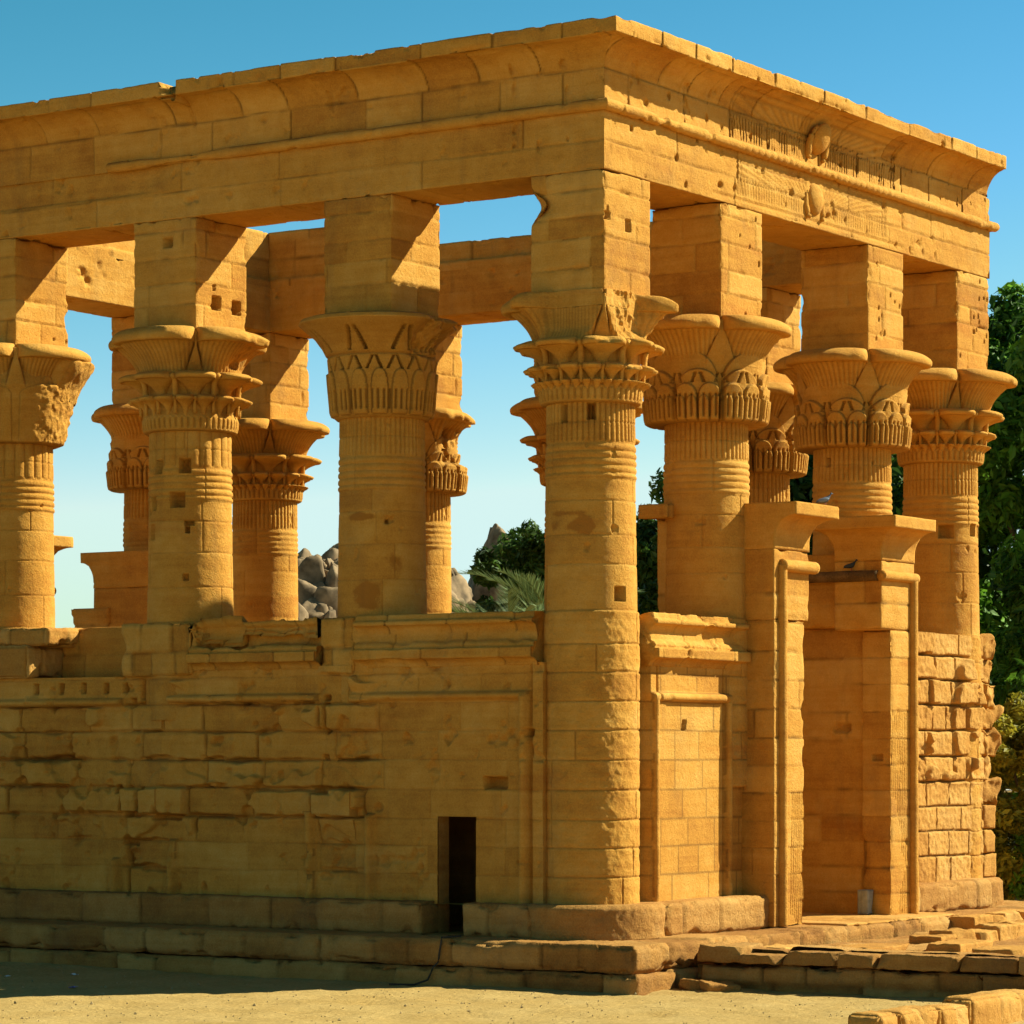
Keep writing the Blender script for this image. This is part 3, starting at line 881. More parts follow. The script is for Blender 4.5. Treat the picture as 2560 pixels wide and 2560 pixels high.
column(0, 2 * SY, 'composite_rough', 151, 0.6, 20,
       holes=((-42, 4.86, 0.17, 0.22, 0.12), (0, 4.88, 0.20, 0.24, 0.12), (-53, 4.26, 0.16, 0.22, 0.12), (-11, 4.30, 0.26, 0.26, 0.12), (6, 3.92, 0.18, 0.08, 0.1), (3, 3.80, 0.08, 0.12, 0.1), (-56, 3.78, 0.14, 0.26, 0.08), (1, 3.0, 0.1, 0.1, 0.06)),
       pier_holes=(('y', -0.14, 7.62, 0.22, 0.24, 0.14), ('y', 0.40, 7.60, 0.24, 0.24, 0.14), ('y', -0.2, 7.88, 0.07, 0.08, 0.06), ('x', 2 * SY - 0.08, 8.62, 0.20, 0.17, 0.13)),
       label="column with small square sockets cut in its shaft")
column(0, 3 * SY, 'plain', 161, 0.6, 24, cap_label="smooth unfinished bell capital with four upper lobes", pier_holes=(('y', 0.3, 7.35, 0.05, 0.06, 0.05), ('y', 0.62, 7.33, 0.05, 0.06, 0.05)))
column(0, LY, 'papyrus', 171, 0.6, N=192, dz=0.04)
# far sides of the kiosk: copies of the same few kinds
def dup_column(src, x, y, kind, rot):
    o, c, p = src
    def cp(ob, parent, loc):
        n = ob.copy(); COL.objects.link(n); n.parent = None
        if "label" in n: del n["label"]
        WLOC[n.name] = Vector(loc); n.parent = parent; n.location = Vector(loc) - WLOC[parent.name]; return n
    n = cp(o, kiosk, (x, y, 0)); n.rotation_euler.z = 0
    k = bpy.data.objects.new("capital", capital_mesh(kind)); COL.objects.link(k); attach(k, n, (x, y, 0)); k.rotation_euler.z = rot
    q = cp(p, n, (x, y, 8))
    return n
far = column(X1, LY, 'composite', 181, -2.3, N=288, dz=0.03)
for (x, y, kind, rot) in ((X2, LY, 'papyrus', 0), (LX, LY, 'composite', 0), (LX, 3 * SY, 'papyrus_worn', 0), (LX, 2 * SY, 'composite', PI / 2), (LX, SY, 'papyrus_worn', 0.5)):
    dup_column(far, x, y, kind, rot)

# --- entablature: architrave, torus, cornice on all four sides
def side_axis(side):
    """axis, base, sign, a-range functions for the four sides (mitred corners)"""
    if side == 'W': return 'x', -W, -1, (lambda o: -W - o), (lambda o: LY + W + o)
    if side == 'S': return 'y', -W, -1, (lambda o: -W - o), (lambda o: LX + W + o)
    if side == 'E': return 'x', LX + W, +1, (lambda o: -W - o), (lambda o: LY + W + o)
    return 'y', LY + W, +1, (lambda o: -W - o), (lambda o: LX + W + o)

def corner_fade(A, lo, hi, w=0.10): return sst(0, w, np.minimum(A - lo, hi - A))

def wing(q, z, z0, z1, half):
    """grooves of a spread wing; q = distance from the centre line"""
    zn = (z - z0) / (z1 - z0)
    qn = q / half
    inside = (q > 0.30) & (q < half) & (zn > 0.03) & (zn < 0.97)
    # long primaries hang down, curving outward to the wing tip
    bound = 0.42 + 0.10 * qn
    bend = np.clip(qn - 0.72, 0, 1) * 1.6
    low = np.abs(np.sin(np.pi * (q - bend * zn * 0.5) / 0.085)) ** 4 * (zn < bound) * (0.55 + 0.45 * np.abs(np.sin(q * 7.1)))
    ang = np.arctan2(zn - 0.15, np.maximum(qn - 0.05, 0.01) * 1.6)
    fan = np.abs(np.sin(ang * 30)) ** 4 * (zn >= bound) * (zn < 0.84)
    long_ = np.abs(np.sin(np.pi * zn * 11)) ** 3 * (zn >= 0.84)
    rim = np.exp(-((zn - bound) / 0.025) ** 2) + np.exp(-((zn - 0.84) / 0.02) ** 2)
    edge = np.exp(-((q - half + 0.05) / 0.02) ** 2) + np.exp(-((q - half + 0.15) / 0.02) ** 2)
    return inside * np.clip(low + fan * 0.9 + long_ * 0.8 + 0.8 * rim + edge, 0, 1.2)

XC = 6.0
ent = empty("entablature", (6.08, 8.08, 9.0), kiosk)
def arch_disp(side, seed):
    ax = side_axis(side)
    def f(V, O, Z, A):
        hi = (LY if side in 'WE' else LX) + W
        e = fbm(V, 1.5, 2, seed) * 0.012
        db, dp, bid = block_field(0, A, Z + e, (9.46,), (1.5, 3.2), seed, explicit={0: [-9, 2.75 if side == 'W' else 3.3, 5.6 if side == 'W' else 8.75, 9.6, 13.2]} if side in 'WS' else None)
        db = np.minimum(db, 9)
        face = (O > -0.02)
        dj = np.where(face, np.minimum(db, dp), dp)
        gw = 0.009 + 0.014 * np.clip(fbm(V, 2.5, 2, seed + 2), 0, 1)
        d = -0.026 * np.exp(-(dj / gw) ** 2)
        jm = np.clip(np.exp(-(dj / (gw * 1.15)) ** 2) * (0.38 + 0.6 * fbm(V, 1.3, 2, seed + 12)), 0, 1)
        d += 0.006 * fbm(V, 1.8, 3, seed + 3) + 0.003 * fbm(V, 9, 2, seed + 4) + 0.005 * bid * corner_fade(A, -W, hi)
        low = np.exp(-((Z - 9.01) / 0.05) ** 2) * face
        d -= 0.07 * low * np.clip(fbm(V, 2.4, 3, seed + 6) - 0.15, 0, 1)
        d -= 0.20 * np.clip(fbm(V, 4.2, 3, seed + 7) - 0.50, 0, 1)
        if side == 'W':
            # the torus has fallen from here on and the face below it is spalled
            k = sst(8.0, 8.7, A + (Z - 9.6) * 1.6)
            d -= 0.05 * k * face * (Z > 9.5)
            d -= 0.025 * sst(9.42, 9.40, Z) * sst(4.2, 4.3, A) * face * 0.5
        if side == 'S':
            wg = wing(np.abs(A - XC), Z, 9.18, 9.84, 2.65) * face
            d -= 0.020 * wg; jm = np.maximum(jm, 0.35 * wg)
            for zz, w_ in ((9.12, 0.012), (9.145, 0.008)):
                d -= 0.02 * np.exp(-((Z - zz) / w_) ** 2) * face * ((A > 2.6) & (A < 9.3))
            for hx, hz in ((9.05, 9.13), (9.6, 9.13), (10.1, 9.14), (10.6, 9.15), (1.75, 9.12), (0.1, 9.75), (2.1, 9.9)):
                d -= 0.06 * np.exp(-(((A - hx) / 0.035) ** 4 + ((Z - hz) / 0.05) ** 4)) * face
        return d, (0.6 * bid, jm)
    return f
ac = Acc()
prof = dens([(-2 * W, 9.95), (-2 * W, 9.012), (0, 9.012), (0, 9.95)], 0.026)
for k, s in enumerate('WSEN'):
    axis, base, sg, f0, f1 = side_axis(s)
    sweep(ac, prof, f0, f1, axis, base, 0.024 if s in 'WS' else 0.06, disp=arch_disp(s, 201 + k), caps=False, sign=sg)
architrave = ac.obj("architrave", STONE, ent)

ac = Acc()
def torus_disp(side, seed):
    def f(V, O, Z, A):
        d = 0.006 * fbm(V, 2.0, 2, seed) + 0.004 * fbm(V, 11, 2, seed + 1)
        d -= 0.10 * np.clip(fbm(V, 3.0, 3, seed + 2) - 0.32, 0, 1)
        if side == 'S':
            k = np.abs(A - XC) < 2.7
            d -= 0.012 * k * (np.abs(np.sin(np.pi * (A + 0.35 * O) / 0.21)) ** 8)
            d -= 0.03 * np.exp(-((A + 0.33) / 0.02) ** 2)
        else:
            d -= 0.05 * np.clip(fbm(V * np.array([1, 0.5, 1]), 1.3, 2, seed + 5), 0, 1)
        crust = sst(10.02, 10.06, Z) * np.clip(0.5 + 1.2 * fbm(V, 2.0, 3, seed + 8), 0, 1) * (0.9 if side == 'W' else 0.25)
        return d, (0.4 * fbm(V, 0.8, 2, seed), crust)
    return f
ang = np.linspace(-PI / 2, 1.5 * PI, 20, endpoint=False)
tp = np.stack([0.055 + 0.095 * np.cos(ang), 9.985 + 0.090 * np.sin(ang)], 1)
for k, s in enumerate('WS'):
    axis, base, sg, f0, f1 = side_axis(s)
    f1_ = (lambda o: np.full(np.shape(o), 9.25)) if s == 'W' else (lambda o: np.full(np.shape(o), LX + W + 0.12))
    sweep(ac, tp, f0, f1_, axis, base, 0.035, closed=True, disp=torus_disp(s, 221 + k), sign=sg)
for s in 'EN':
    axis, base, sg, f0, f1 = side_axis(s)
    sweep(ac, tp, f0, f1, axis, base, 0.12, closed=True, sign=sg, disp=torus_disp(s, 231))
ac.obj("torus_moulding", STONE, ent)

def cornice_disp(side, seed):
    hi = (LY if side in 'WE' else LX) + W
    def f(V, O, Z, A):
        cf = corner_fade(A, -W, hi)
        e = fbm(V, 1.5, 2, seed) * 0.012
        fil = (Z > 10.93) & (O > 0.25)
        zz = np.where(Z > 11.175, 11.1, Z)
        db, dp, bid = block_field(0, A, zz + e, (10.56, 10.945), (0.9, 1.8), seed)
        dj = np.minimum(np.where(fil, 9, db), dp)
        inner = O < -0.05
        gw = 0.010 + 0.022 * np.clip(fbm(V, 2.5, 2, seed + 2), 0, 1)
        d = -0.032 * np.exp(-(dj / gw) ** 2) * np.where(inner, 0.6, 1)
        jm = np.clip(np.exp(-(dj / (gw * 1.1)) ** 2) * (0.8 + 0.5 * fbm(V, 1.3, 2, seed + 12)), 0, 1)
        d += 0.007 * fbm(V, 1.8, 3, seed + 3) + 0.004 * fbm(V, 9, 2, seed + 4) + 0.008 * bid * cf
        topedge = np.exp(-((Z - 11.18) / 0.06) ** 2)
        d -= 0.07 * topedge * np.clip(fbm(V, 1.7, 3, seed + 6) - 0.22, 0, 1)
        lowf = np.exp(-((Z - 10.945) / 0.05) ** 2) * (O > 0.4)
        d -= 0.10 * lowf * np.clip(fbm(V, 2.0, 3, seed + 8) - 0.15, 0, 1)
        d -= 0.15 * np.clip(fbm(V, 4.2, 3, seed + 7) - 0.50, 0, 1)
        if side == 'W':
            k = ((A > 7.36) & (A < 7.66 + (Z - 10.95) * 0.25) & (O > -0.4) & (Z > 10.96))
            d -= 0.30 * k
            d -= 0.05 * np.exp(-((A - 7.42) / 0.03) ** 2) * (Z > 10.5)
        if side == 'S':
            wg = wing(np.abs(A - XC), Z, 10.08, 10.92, 2.95) * (O < 0.45) * (O > -0.05)
            d -= 0.016 * wg; jm = np.maximum(jm, 0.45 * wg)
            for hx in (-0.9, 0.9, 1.5, 2.4, 9.6, 10.4, 11.1):   # carved leaf lines of the cavetto
                d -= 0.018 * np.exp(-((A - hx) / 0.015) ** 2) * (Z > 10.5) * (Z < 10.93)
        return d, (0.8 * bid, jm)
    return f
qs = np.linspace(0, PI / 2, 14)
cav = [(0.46 * (1 - math.cos(q)) ** 0.9, 10.50 + 0.435 * math.sin(q)) for q in qs]
cprof = dens([(0, 9.93), (0, 10.50)] + cav[1:] + [(0.57, 10.94), (0.57, 10.955), (0.57, 11.18), (-1.20, 11.15), (-1.20, 10.13), (-2 * W + 0.02, 10.12), (-2 * W, 10.08), (-2 * W, 9.93)], 0.028)
cprof_e = dens([(0, 9.93), (0, 10.50)] + cav[1:] + [(0.57, 10.94), (0.57, 10.955), (0.57, 11.18), (-1.20, 11.15), (-1.20, 10.13), (-2 * W + 0.02, 10.12), (-2 * W, 10.08), (-2 * W, 9.93)], 0.06)
ac = Acc()
for k, s in enumerate('WSEN'):
    axis, base, sg, f0, f1 = side_axis(s)
    if s == 'S': f1 = lambda o: np.where(o > -0.01, LX + 0.56 - 0.62 * np.maximum(o, 0), LX + W + o)
    if s == 'E':
        # the far long side has lost its cavetto except at its far end
        low = dens([(0, 9.93), (0, 10.55), (-1.20, 10.53), (-1.20, 10.13), (-2 * W + 0.02, 10.12), (-2 * W, 10.08), (-2 * W, 9.93)], 0.06)
        sweep(ac, low, f0, 13.2, axis, base, 0.07, disp=cornice_disp(s, 251), caps=True, sign=sg)
        f0 = lambda o: np.full(np.shape(o), 13.2)
    sweep(ac, cprof if s in 'WS' else cprof_e, f0, f1, axis, base, 0.025 if s in 'WS' else 0.07, disp=cornice_disp(s, 241 + k), caps=(s in 'SE'), sign=sg)
ac.obj("cornice", STONE, ent)

# sun discs between two cobras, one on the cornice and one on the lintel
def sun_disc(z, o, r, tilt):
    a_ = Acc()
    ct, st = math.cos(tilt), math.sin(tilt)
    R = [[1, 0, 0], [0, ct, -st], [0, st, ct]]
    ellipsoid(a_, (XC, -W - o, z), (r, 0.12, r * 1.12), 28, 18, R)
    for sgn in (-1, 1):
        p = [(XC + sgn * (r * 0.75), -W - o + 0.02, z + r * 0.75), (XC + sgn * (r * 1.15), -W - o + 0.02 , z + r * 0.3),
             (XC + sgn * (r * 1.2), -W - o + 0.02, z - r * 0.5), (XC + sgn * (r * 1.1), -W - o + 0.0, z - r * 1.25), (XC + sgn * (r * 0.9), -W - o - 0.05, z - r * 1.35)]
        if tilt: p = [(q[0], q[1] + (q[2] - z) * -0.35, q[2]) for q in p]
        tube(a_, dens(p, 0.05), np.interp(np.linspace(0, 1, len(dens(p, 0.05))), [0, .4, .8, 1], [0.03, 0.05, 0.07, 0.03]), 10)
    return a_.obj("sun_disc", STONE, ent, (XC, -W - o, z))
sun_disc(9.50, 0.0, 0.24, 0.0)
sun_disc(10.52, 0.12, 0.25, 0.45)

# --- screen wall of the long side (faces left), one mesh per bay
ZC = [-1.875, -1.427, -0.99, -0.523, -0.062, 0.405, 0.853, 1.30, 1.72]
KL = 0.70
HOLES_L = [  # y, z, width, height, depth
    (10.95, 1.16, .10, .17, .10), (10.37, 1.16, .10, .17, .10), (9.86, 1.16, .11, .17, .10), (9.36, 1.16, .10, .17, .10), (8.93, 1.15, .10, .16, .10), (8.50, 1.12, .17, .35, .12),
    (8.74, 0.90, .10, .13, .10), (8.06, 0.88, .10, .13, .08), (4.72, -0.55, .35, .12, .12), (8.72, -0.98, .42, .10, .13), (7.95, -1.02, .60, .08, .12), (8.80, -1.45, .30, .10, .12),
    (8.85, -1.98, .055, .62, .16), (8.55, -0.72, .07, .36, .12), (4.62, 0.62, .07, .48, .10), (4.66, -0.02, .10, .08, .1), (4.30, 1.05, .04, .28, .10), (4.62, 0.94, .12, .09, .1),
    (9.0, -0.55, .12, .12, .1), (1.32, -0.425, .42, .17, .14), (0.64, 0.36, .12, .12, .12), (8.3, -1.9, .5, .07, .08)]
def left_height(u, v):
    P = np.stack([np.zeros_like(u), u, v], 1)
    nn = fbm(P, 1.6, 2, 300) * 0.016
    db, dp, bid = block_field(0, u + fbm(P, 1.9, 2, 301) * 0.015, v + nn, ZC, (0.75, 1.65), 77)
    dj = np.minimum(db, dp)
    rough_zone = sst(3.3, 4.2, u) * sst(1.05, 0.85, v) + sst(3.6, 4.0, u) * sst(4.9, 4.5, u) * sst(0.85, 1.2, v) + sst(7.5, 8.0, u) * sst(9.2, 8.8, u) * sst(0.85, 1.2, v)
    rough_zone = np.clip(rough_zone * sst(-1.35, -0.95, v + 0.25 * fbm(P, 0.8, 2, 302)) + 0.9 * np.exp(-((u - 8.5) / 0.55) ** 2) * (v < 1) + 0.5 * np.exp(-((u - 4.35) / 0.4) ** 2) * (v < 1), 0, 1)
    big = np.clip(fbm(P, 0.9, 2, 303) * 0.5 + 0.5, 0, 1)
    en = dj + 0.035 * fbm(P, 3.4, 3, 304) - 0.012
    # bosses left standing on the blocks, whole corners and edges of them split off
    H = np.where(bid > -0.2, 0.06 + 0.16 * np.clip(bid, 0, 1), 0.008)
    boss = H * sst(0.0, 0.028, en) * rough_zone
    spall = sst(0.10, 0.17, fbm(P, 1.35, 3, 305) + 0.10 * np.exp(-dj / 0.08))
    boss = boss * (1 - 0.85 * spall) - 0.015 * spall * rough_zone
    h = boss
    gw = 0.009 + 0.022 * np.clip(fbm(P, 2.2, 2, 306), 0, 1) * (0.3 + rough_zone)
    # knocked-off corners and ragged arrises
    rad = 0.30 * np.clip(fbm(P, 1.15, 2, 316) + 0.05, 0, 1) * np.clip(rough_zone + 0.15, 0, 1)
    crn = sst(rad, rad - 0.03, np.hypot(dp, db) + 0.03 * fbm(P, 6, 2, 317)) * (rad > 0.03)
    h = h * (1 - 0.8 * crn) - 0.055 * crn * (0.4 + rough_zone)
    gw = gw + 0.05 * np.clip(fbm(P, 1.7, 3, 318) - 0.2, 0, 1) * rough_zone
    deep = np.clip(1.6 * fbm(P, 1.1, 2, 309) + 0.2, 0, 1) * rough_zone
    h -= (0.018 + 0.04 * rough_zone * big + 0.12 * deep) * np.exp(-(dj / gw) ** 2)
    # the lower edge of many blocks has been knocked away, leaving a ragged slot
    zc_ = np.array(ZC); bl = zc_[np.clip(np.searchsorted(zc_, v) - 1, 0, len(ZC) - 1)]
    fr_ = (bid * 7.31) % 1.0
    slot = (v - bl > -0.004) * sst(0.012, -0.006, v - bl - 0.045 - 0.06 * fbm(P, 2.6, 3, 319)) * (fr_ > 0.52) * rough_zone * sst(-0.1, 0.15, fbm(P, 1.4, 2, 320))
    h -= 0.15 * slot
    jm = np.clip(np.exp(-(dj / (gw * 1.15)) ** 2) * (0.10 + 0.35 * big * (db < dp) + 0.65 * rough_zone * big), 0, 1)
    h += 0.006 * bid + 0.007 * fbm(P, 1.7, 3, 307) + 0.005 * fbm(P, 11, 2, 308) * (0.5 + rough_zone)
    # frames: half-round strips
    def strip(d, r): return 1.8 * r * np.sqrt(np.clip(1 - (d / r) ** 2, 0, 1))
    fr = np.zeros_like(u)
    def hbar(y0, y1, z): 
        nonlocal fr
        fr = np.maximum(fr, strip(v - z, 0.065) * sst(y0 - .02, y0 + .02, u) * sst(y1 + .02, y1 - .02, u))
    def vbar(y, z0, z1):
        nonlocal fr
        fr = np.maximum(fr, strip(u - y, 0.085) * sst(z0 - .04, z0 + .02, v) * sst(z1 + .04, z1 - .02, v))
    hbar(0.69, 3.85, 0.955); vbar(0.755, -2.4, 0.955); vbar(3.74, -2.4, -0.95)
    hbar(4.80, 7.95, 0.955); vbar(4.95, -2.4, -0.92); vbar(7.86, -2.4, -1.42)
    hbar(8.98, 13.0, 0.915); vbar(9.10, -2.4, -1.75)
    ew = np.clip(fbm(P, 2.0, 3, 310) - 0.25, 0, 1)
    fr = fr * (1 - np.clip(ew * 1.6, 0, 0.8) * sst(4.0, 4.6, u))
    h = np.where(fr > 0.004, np.maximum(h, fr) - 0.4 * 0.018 * np.exp(-(db / 0.012) ** 2), h)
    jm = np.maximum(jm * (1 - 0.6 * (fr > 0.02)), 0.75 * ((fr > 0.001) & (fr < 0.055)))  # frame edges darkened: shade put into the colour to outline the moulding
    h += 0.05 * (u < 0.60)
    h -= 0.06 * np.exp(-((u - 0.635) / 0.022) ** 2)
    chip = np.clip(fbm(P, 3.6, 3, 311) - 0.47, 0, 1)
    h -= 0.22 * chip
    for (y, z, w_, hh, dp_) in HOLES_L:
        j = fbm(P, 5, 2, 313) * 0.02
        mk = sst(0.015, -0.015, np.abs(u - y + j) - w_ / 2) * sst(0.015, -0.015, np.abs(v - z + j) - hh / 2)
        h = h * (1 - mk) - 2.0 * dp_ * mk
    return h, (bid * 0.7, jm)

def door_mask(u, v): return (u > 1.70) & (u < 2.44) & (v < -0.95)
wl = []
def left_bay(y0, y1, ztop_fn, mask=None, seed=0, label=None):
    ac = Acc()
    u = np.arange(y0, y1 + 0.001, 0.019); u[-1] = y1
    v = np.arange(-2.34, ztop_fn + 0.001, 0.018); v[-1] = ztop_fn
    panel(ac, 'x', -KL, u, v, left_height, 0.95 if mask is None else 0.33, mask, mask is None)
    o = ac.obj("screen_wall", STONE, kiosk)
    if label: o["label"] = label
    return o
bay1 = left_bay(0.40, SY, 1.46, door_mask, label="screen wall bay with a small dark doorway")
bay2 = left_bay(SY, 8.12, 1.46)
bay3 = left_bay(8.12, 12.9, 1.345, label="screen wall bay that has lost its cornice")
bay4 = left_bay(12.9, 17.0, 1.46)
# doorway recess (a passage into the crypt)
ac = Acc()
y0, y1, z0, z1 = 1.70, 2.44, FLOOR + 0.004, -0.95
x0, x1, x2 = -KL + 0.03, -KL + 0.32, 1.5
Y0, Y1, Z1 = 0.9, 3.9, -0.5
def q4(a_, b_, c_, d_): ac.add([a_, b_, c_, d_], [[0, 1, 2, 3]])
q4((-KB, y0, z0), (x1, y0, z0), (x1, y1, z0), (-KB, y1, z0))
q4((x0, y0, z1), (x0, y1, z1), (x1, y1, z1), (x1, y0, z1))
q4((x0, y0, z0), (x0, y0, z1), (x1, y0, z1), (x1, y0, z0))
q4((x0, y1, z0), (x1, y1, z0), (x1, y1, z1), (x0, y1, z1))
q4((x2, Y0, z0), (x2, Y0, Z1), (x2, Y1, Z1), (x2, Y1, z0))
q4((x1, Y0, z0), (x1, Y0, Z1), (x2, Y0, Z1), (x2, Y0, z0))
q4((x1, Y1, z0), (x2, Y1, z0), (x2, Y1, Z1), (x1, Y1, Z1))
q4((x1, Y0, z0), (x2, Y0, z0), (x2, Y1, z0), (x1, Y1, z0))
q4((x1, Y0, Z1), (x1, Y1, Z1), (x2, Y1, Z1), (x2, Y0, Z1))
for (a0, a1, b0, b1) in ((Y0, y0, z0, Z1), (y1, Y1, z0, Z1), (y0, y1, z1, Z1)): q4((x1, a0, b0), (x1, a1, b0), (x1, a1, b1), (x1, a0, b1))
ac.obj("doorway", STONE_BASE, bay1, smooth=False)

# upper blocks of the long wall: cornices, raw masses round the columns
def wall_cornice_prof(o0):
    p = [(-0.30, 1.42), (o0, 1.42)]
    p += [(o0 + 0.17 * (1 - math.cos(q)), 1.42 + 0.12 * math.sin(q)) for q in np.linspace(0.2, PI / 2, 6)]
    p += [(o0 + 0.19, 1.545), (o0 + 0.19, 1.70), (o0 + 0.11, 1.705), (o0 + 0.13, 1.75), (o0 + 0.10, 1.80), (o0 + 0.04, 1.83), (o0 + 0.02, 1.93)]
    p += [(o0 + 0.02 + 0.13 * (1 - math.cos(q)), 1.93 + 0.15 * math.sin(q)) for q in np.linspace(0.2, PI / 2, 6)]
    p += [(o0 + 0.16, 2.085), (o0 + 0.16, 2.15), (o0 + 0.10, 2.16), (o0 + 0.08, 2.255), (-0.80, 2.25)]
    return p
def wc_disp(seed, brk=None, amp=1.0):
    def f(V, O, Z, A):
        e = fbm(V, 1.6, 2, seed) * 0.01
        db, dp, bid = block_field(0, A + e, np.where(Z < 1.72, 1.6, np.where(Z < 1.95, 1.9, 2.1)), (1.72, 1.95), (0.6, 1.5), seed)
        d = -0.024 * np.exp(-(dp / 0.011) ** 2) + 0.006 * fbm(V, 2.0, 3, seed + 1)
        jm = np.exp(-(dp / 0.012) ** 2) * 0.8 + 0.004 * fbm(V, 11, 2, seed + 2)
        d -= 0.10 * amp * np.clip(fbm(V, 2.6, 3, seed + 3) - 0.28, 0, 1)
        if brk is not None: d = brk(V, O, Z, A, d)
        return d, (0.6 * bid, jm)
    return f
ac = Acc(); sweep(ac, dens(wall_cornice_prof(0.02), 0.028), 0.52, 3.98, 'x', -KL, 0.03, disp=wc_disp(331)); ac.obj("wall_cornice", STONE, bay1)
def brk2(V, O, Z, A, d):
    # whole pieces of the upper mouldings have split off
    cell = np.floor(A / 0.42 + 0.3 * fbm(V, 2.0, 2, 341))
    hv = _hash(cell.astype(np.int64), np.zeros(len(A), np.int64), np.zeros(len(A), np.int64), 344)
    k = sst(1.80, 1.86, Z + 0.05 * fbm(V, 3.0, 2, 341)) * (A < 7.3)
    d = d - (0.10 + 0.07 * hv) * k * (O > -0.2)
    d -= (0.10 + 0.12 * hv) * sst(2.0, 2.2, Z) * (O > -0.7)
    return d + 0.015 * k * fbm(V, 8, 2, 345)
ac = Acc(); sweep(ac, dens(wall_cornice_prof(0.02), 0.028), 4.74, 7.42, 'x', -KL, 0.03, disp=wc_disp(335, brk2, 1.4)); ac.obj("wall_cornice", STONE, bay2, ).__setitem__("label", "wall cornice with its upper half broken away")
ac = Acc(); sweep(ac, dens(wall_cornice_prof(0.02), 0.05), 12.95, 15.6, 'x', -KL, 0.05, disp=wc_disp(337)); ac.obj("wall_cornice", STONE, bay4)
# raw masses that wrap the half columns
def mass(bay, y0, y1, x0, z0, z1, seed, chip=0.12, x1=0.1, blk=(0.35, 0.7)):
    ac = Acc()
    stone_box(ac, x0, x1, y0, y1, z0, z1, 0.032, beds=(1.74,), blk=blk, rough=0.012, peck=0.006, chip=chip, boff=0.03, groove=0.035, gw=0.015, seed=seed)
    return ac.obj("raw_block", STONE, bay)
mass(bay1, 4.0, 4.72, -0.80, 1.34, 2.245, 351)
mass(bay2, 7.44, 8.95, -0.80, 1.34, 2.24, 353)
# inner leaf of the wall where the outer face has gone
ac = Acc(); stone_box(ac, 0.0, 0.62, 8.97, 11.0, 1.33, 2.235, 0.035, beds=(1.76,), blk=(0.7, 1.4), chip=0.08, seed=357); ac.obj("inner_wall", STONE, bay3)
ac = Acc(); stone_box(ac, -0.76, 0.55, 10.62, 12.9, 1.90, 2.22, 0.035, beds=(), blk=(0.6, 1.2), chip=0.16, peck=0.012, rough=0.02, seed=359)
stone_box(ac, -0.86, 0.55, 11.02, 12.9, 1.34, 1.905, 0.035, beds=(), blk=(0.6, 1.2), chip=0.18, peck=0.012, rough=0.02, seed=361); ac.obj("raw_block", STONE_ROUGH, bay3)

# --- screen wall of the short side, left of the doorway
KR = 0.66
def right_height(u, v):
    P = np.stack([u, np.zeros_like(u), v], 1)
    db, dp, bid = block_field(1, u, v + fbm(P, 1.6, 2, 370) * 0.008, ZC, (0.5, 1.15), 79)
    dj = np.minimum(db, dp)
    gw = 0.013 + 0.01 * np.clip(fbm(P, 3, 2, 371), 0, 1)
    h = -0.038 * np.exp(-(dj / gw) ** 2)
    jm = np.exp(-(dj / (gw * 1.1)) ** 2) * 0.9
    h += 0.006 * bid + 0.007 * fbm(P, 2.2, 3, 372)
    inpan = sst(0.87, 0.91, u) * sst(2.99, 2.95, u) * sst(0.93, 0.88, v)
    h += (0.003 + 0.011 * inpan) * fbm(P, 15, 2, 373)
    h -= 0.045 * inpan
    tool = np.clip(fbm(P * np.array([9, 1, 1.3]), 1.5, 2, 374), 0, 1) * 0.012
    h -= tool * inpan
    def strip(d, r): return 1.35 * r * np.sqrt(np.clip(1 - (d / r) ** 2, 0, 1))
    jit = 0.012 * fbm(P, 2.5, 2, 375)
    fr = strip(v - 0.935, 0.075) * sst(0.71, 0.74, u) * sst(3.16, 3.12, u)
    fr = np.maximum(fr, strip(u - 0.80 + jit, 0.075) * sst(0.96, 0.92, v))
    fr = np.maximum(fr, strip(u - 3.07 + jit, 0.075) * sst(0.96, 0.92, v))
    fr *= 1 - 0.6 * np.clip(fbm(P, 2.6, 3, 376) - 0.3, 0, 1)
    h = np.maximum(h, fr)
    jm = np.maximum(jm * (fr < 0.03), 0.8 * ((fr > 0.001) & (fr < 0.05)))  # shade painted beside the half-round strips, so the frame stands out
    h = h - 0.06 * np.exp(-((u - 0.905) / 0.02) ** 2) - 0.06 * np.exp(-((u - 2.965) / 0.02) ** 2) - 0.28 * sst(0.70, 0.685, u)          # slot beside the corner pillar
    mk = (np.abs(u - 1.72 - (v - 0.5) * 0.2) < 0.07) & (np.abs(v - 0.49) < 0.09)
    h = np.where(mk, -0.1, h)
    return h, (bid * 0.7, jm)
ac = Acc()
u = np.arange(0.55, 3.62, 0.017); v = np.arange(-2.34, 1.46, 0.017)
panel(ac, 'y', -KR, u, v, right_height, 0.9)
bay5 = ac.obj("screen_wall", STONE, kiosk); bay5["label"] = "framed screen wall panel between the corner pillar and the doorway"
def brk5(V, O, Z, A, d): return d + 0.010 * fbm(V, 14, 2, 9) * (Z > 2.15) - 0.05 * np.clip(fbm(V, 6, 2, 10), 0, 1) * np.exp(-((Z - 1.76) / 0.05) ** 2)
ac = Acc(); sweep(ac, dens(wall_cornice_prof(0.02), 0.026), 0.62, 3.50, 'y', -KR, 0.028, disp=wc_disp(381, brk5)); ac.obj("wall_cornice", STONE, bay5)

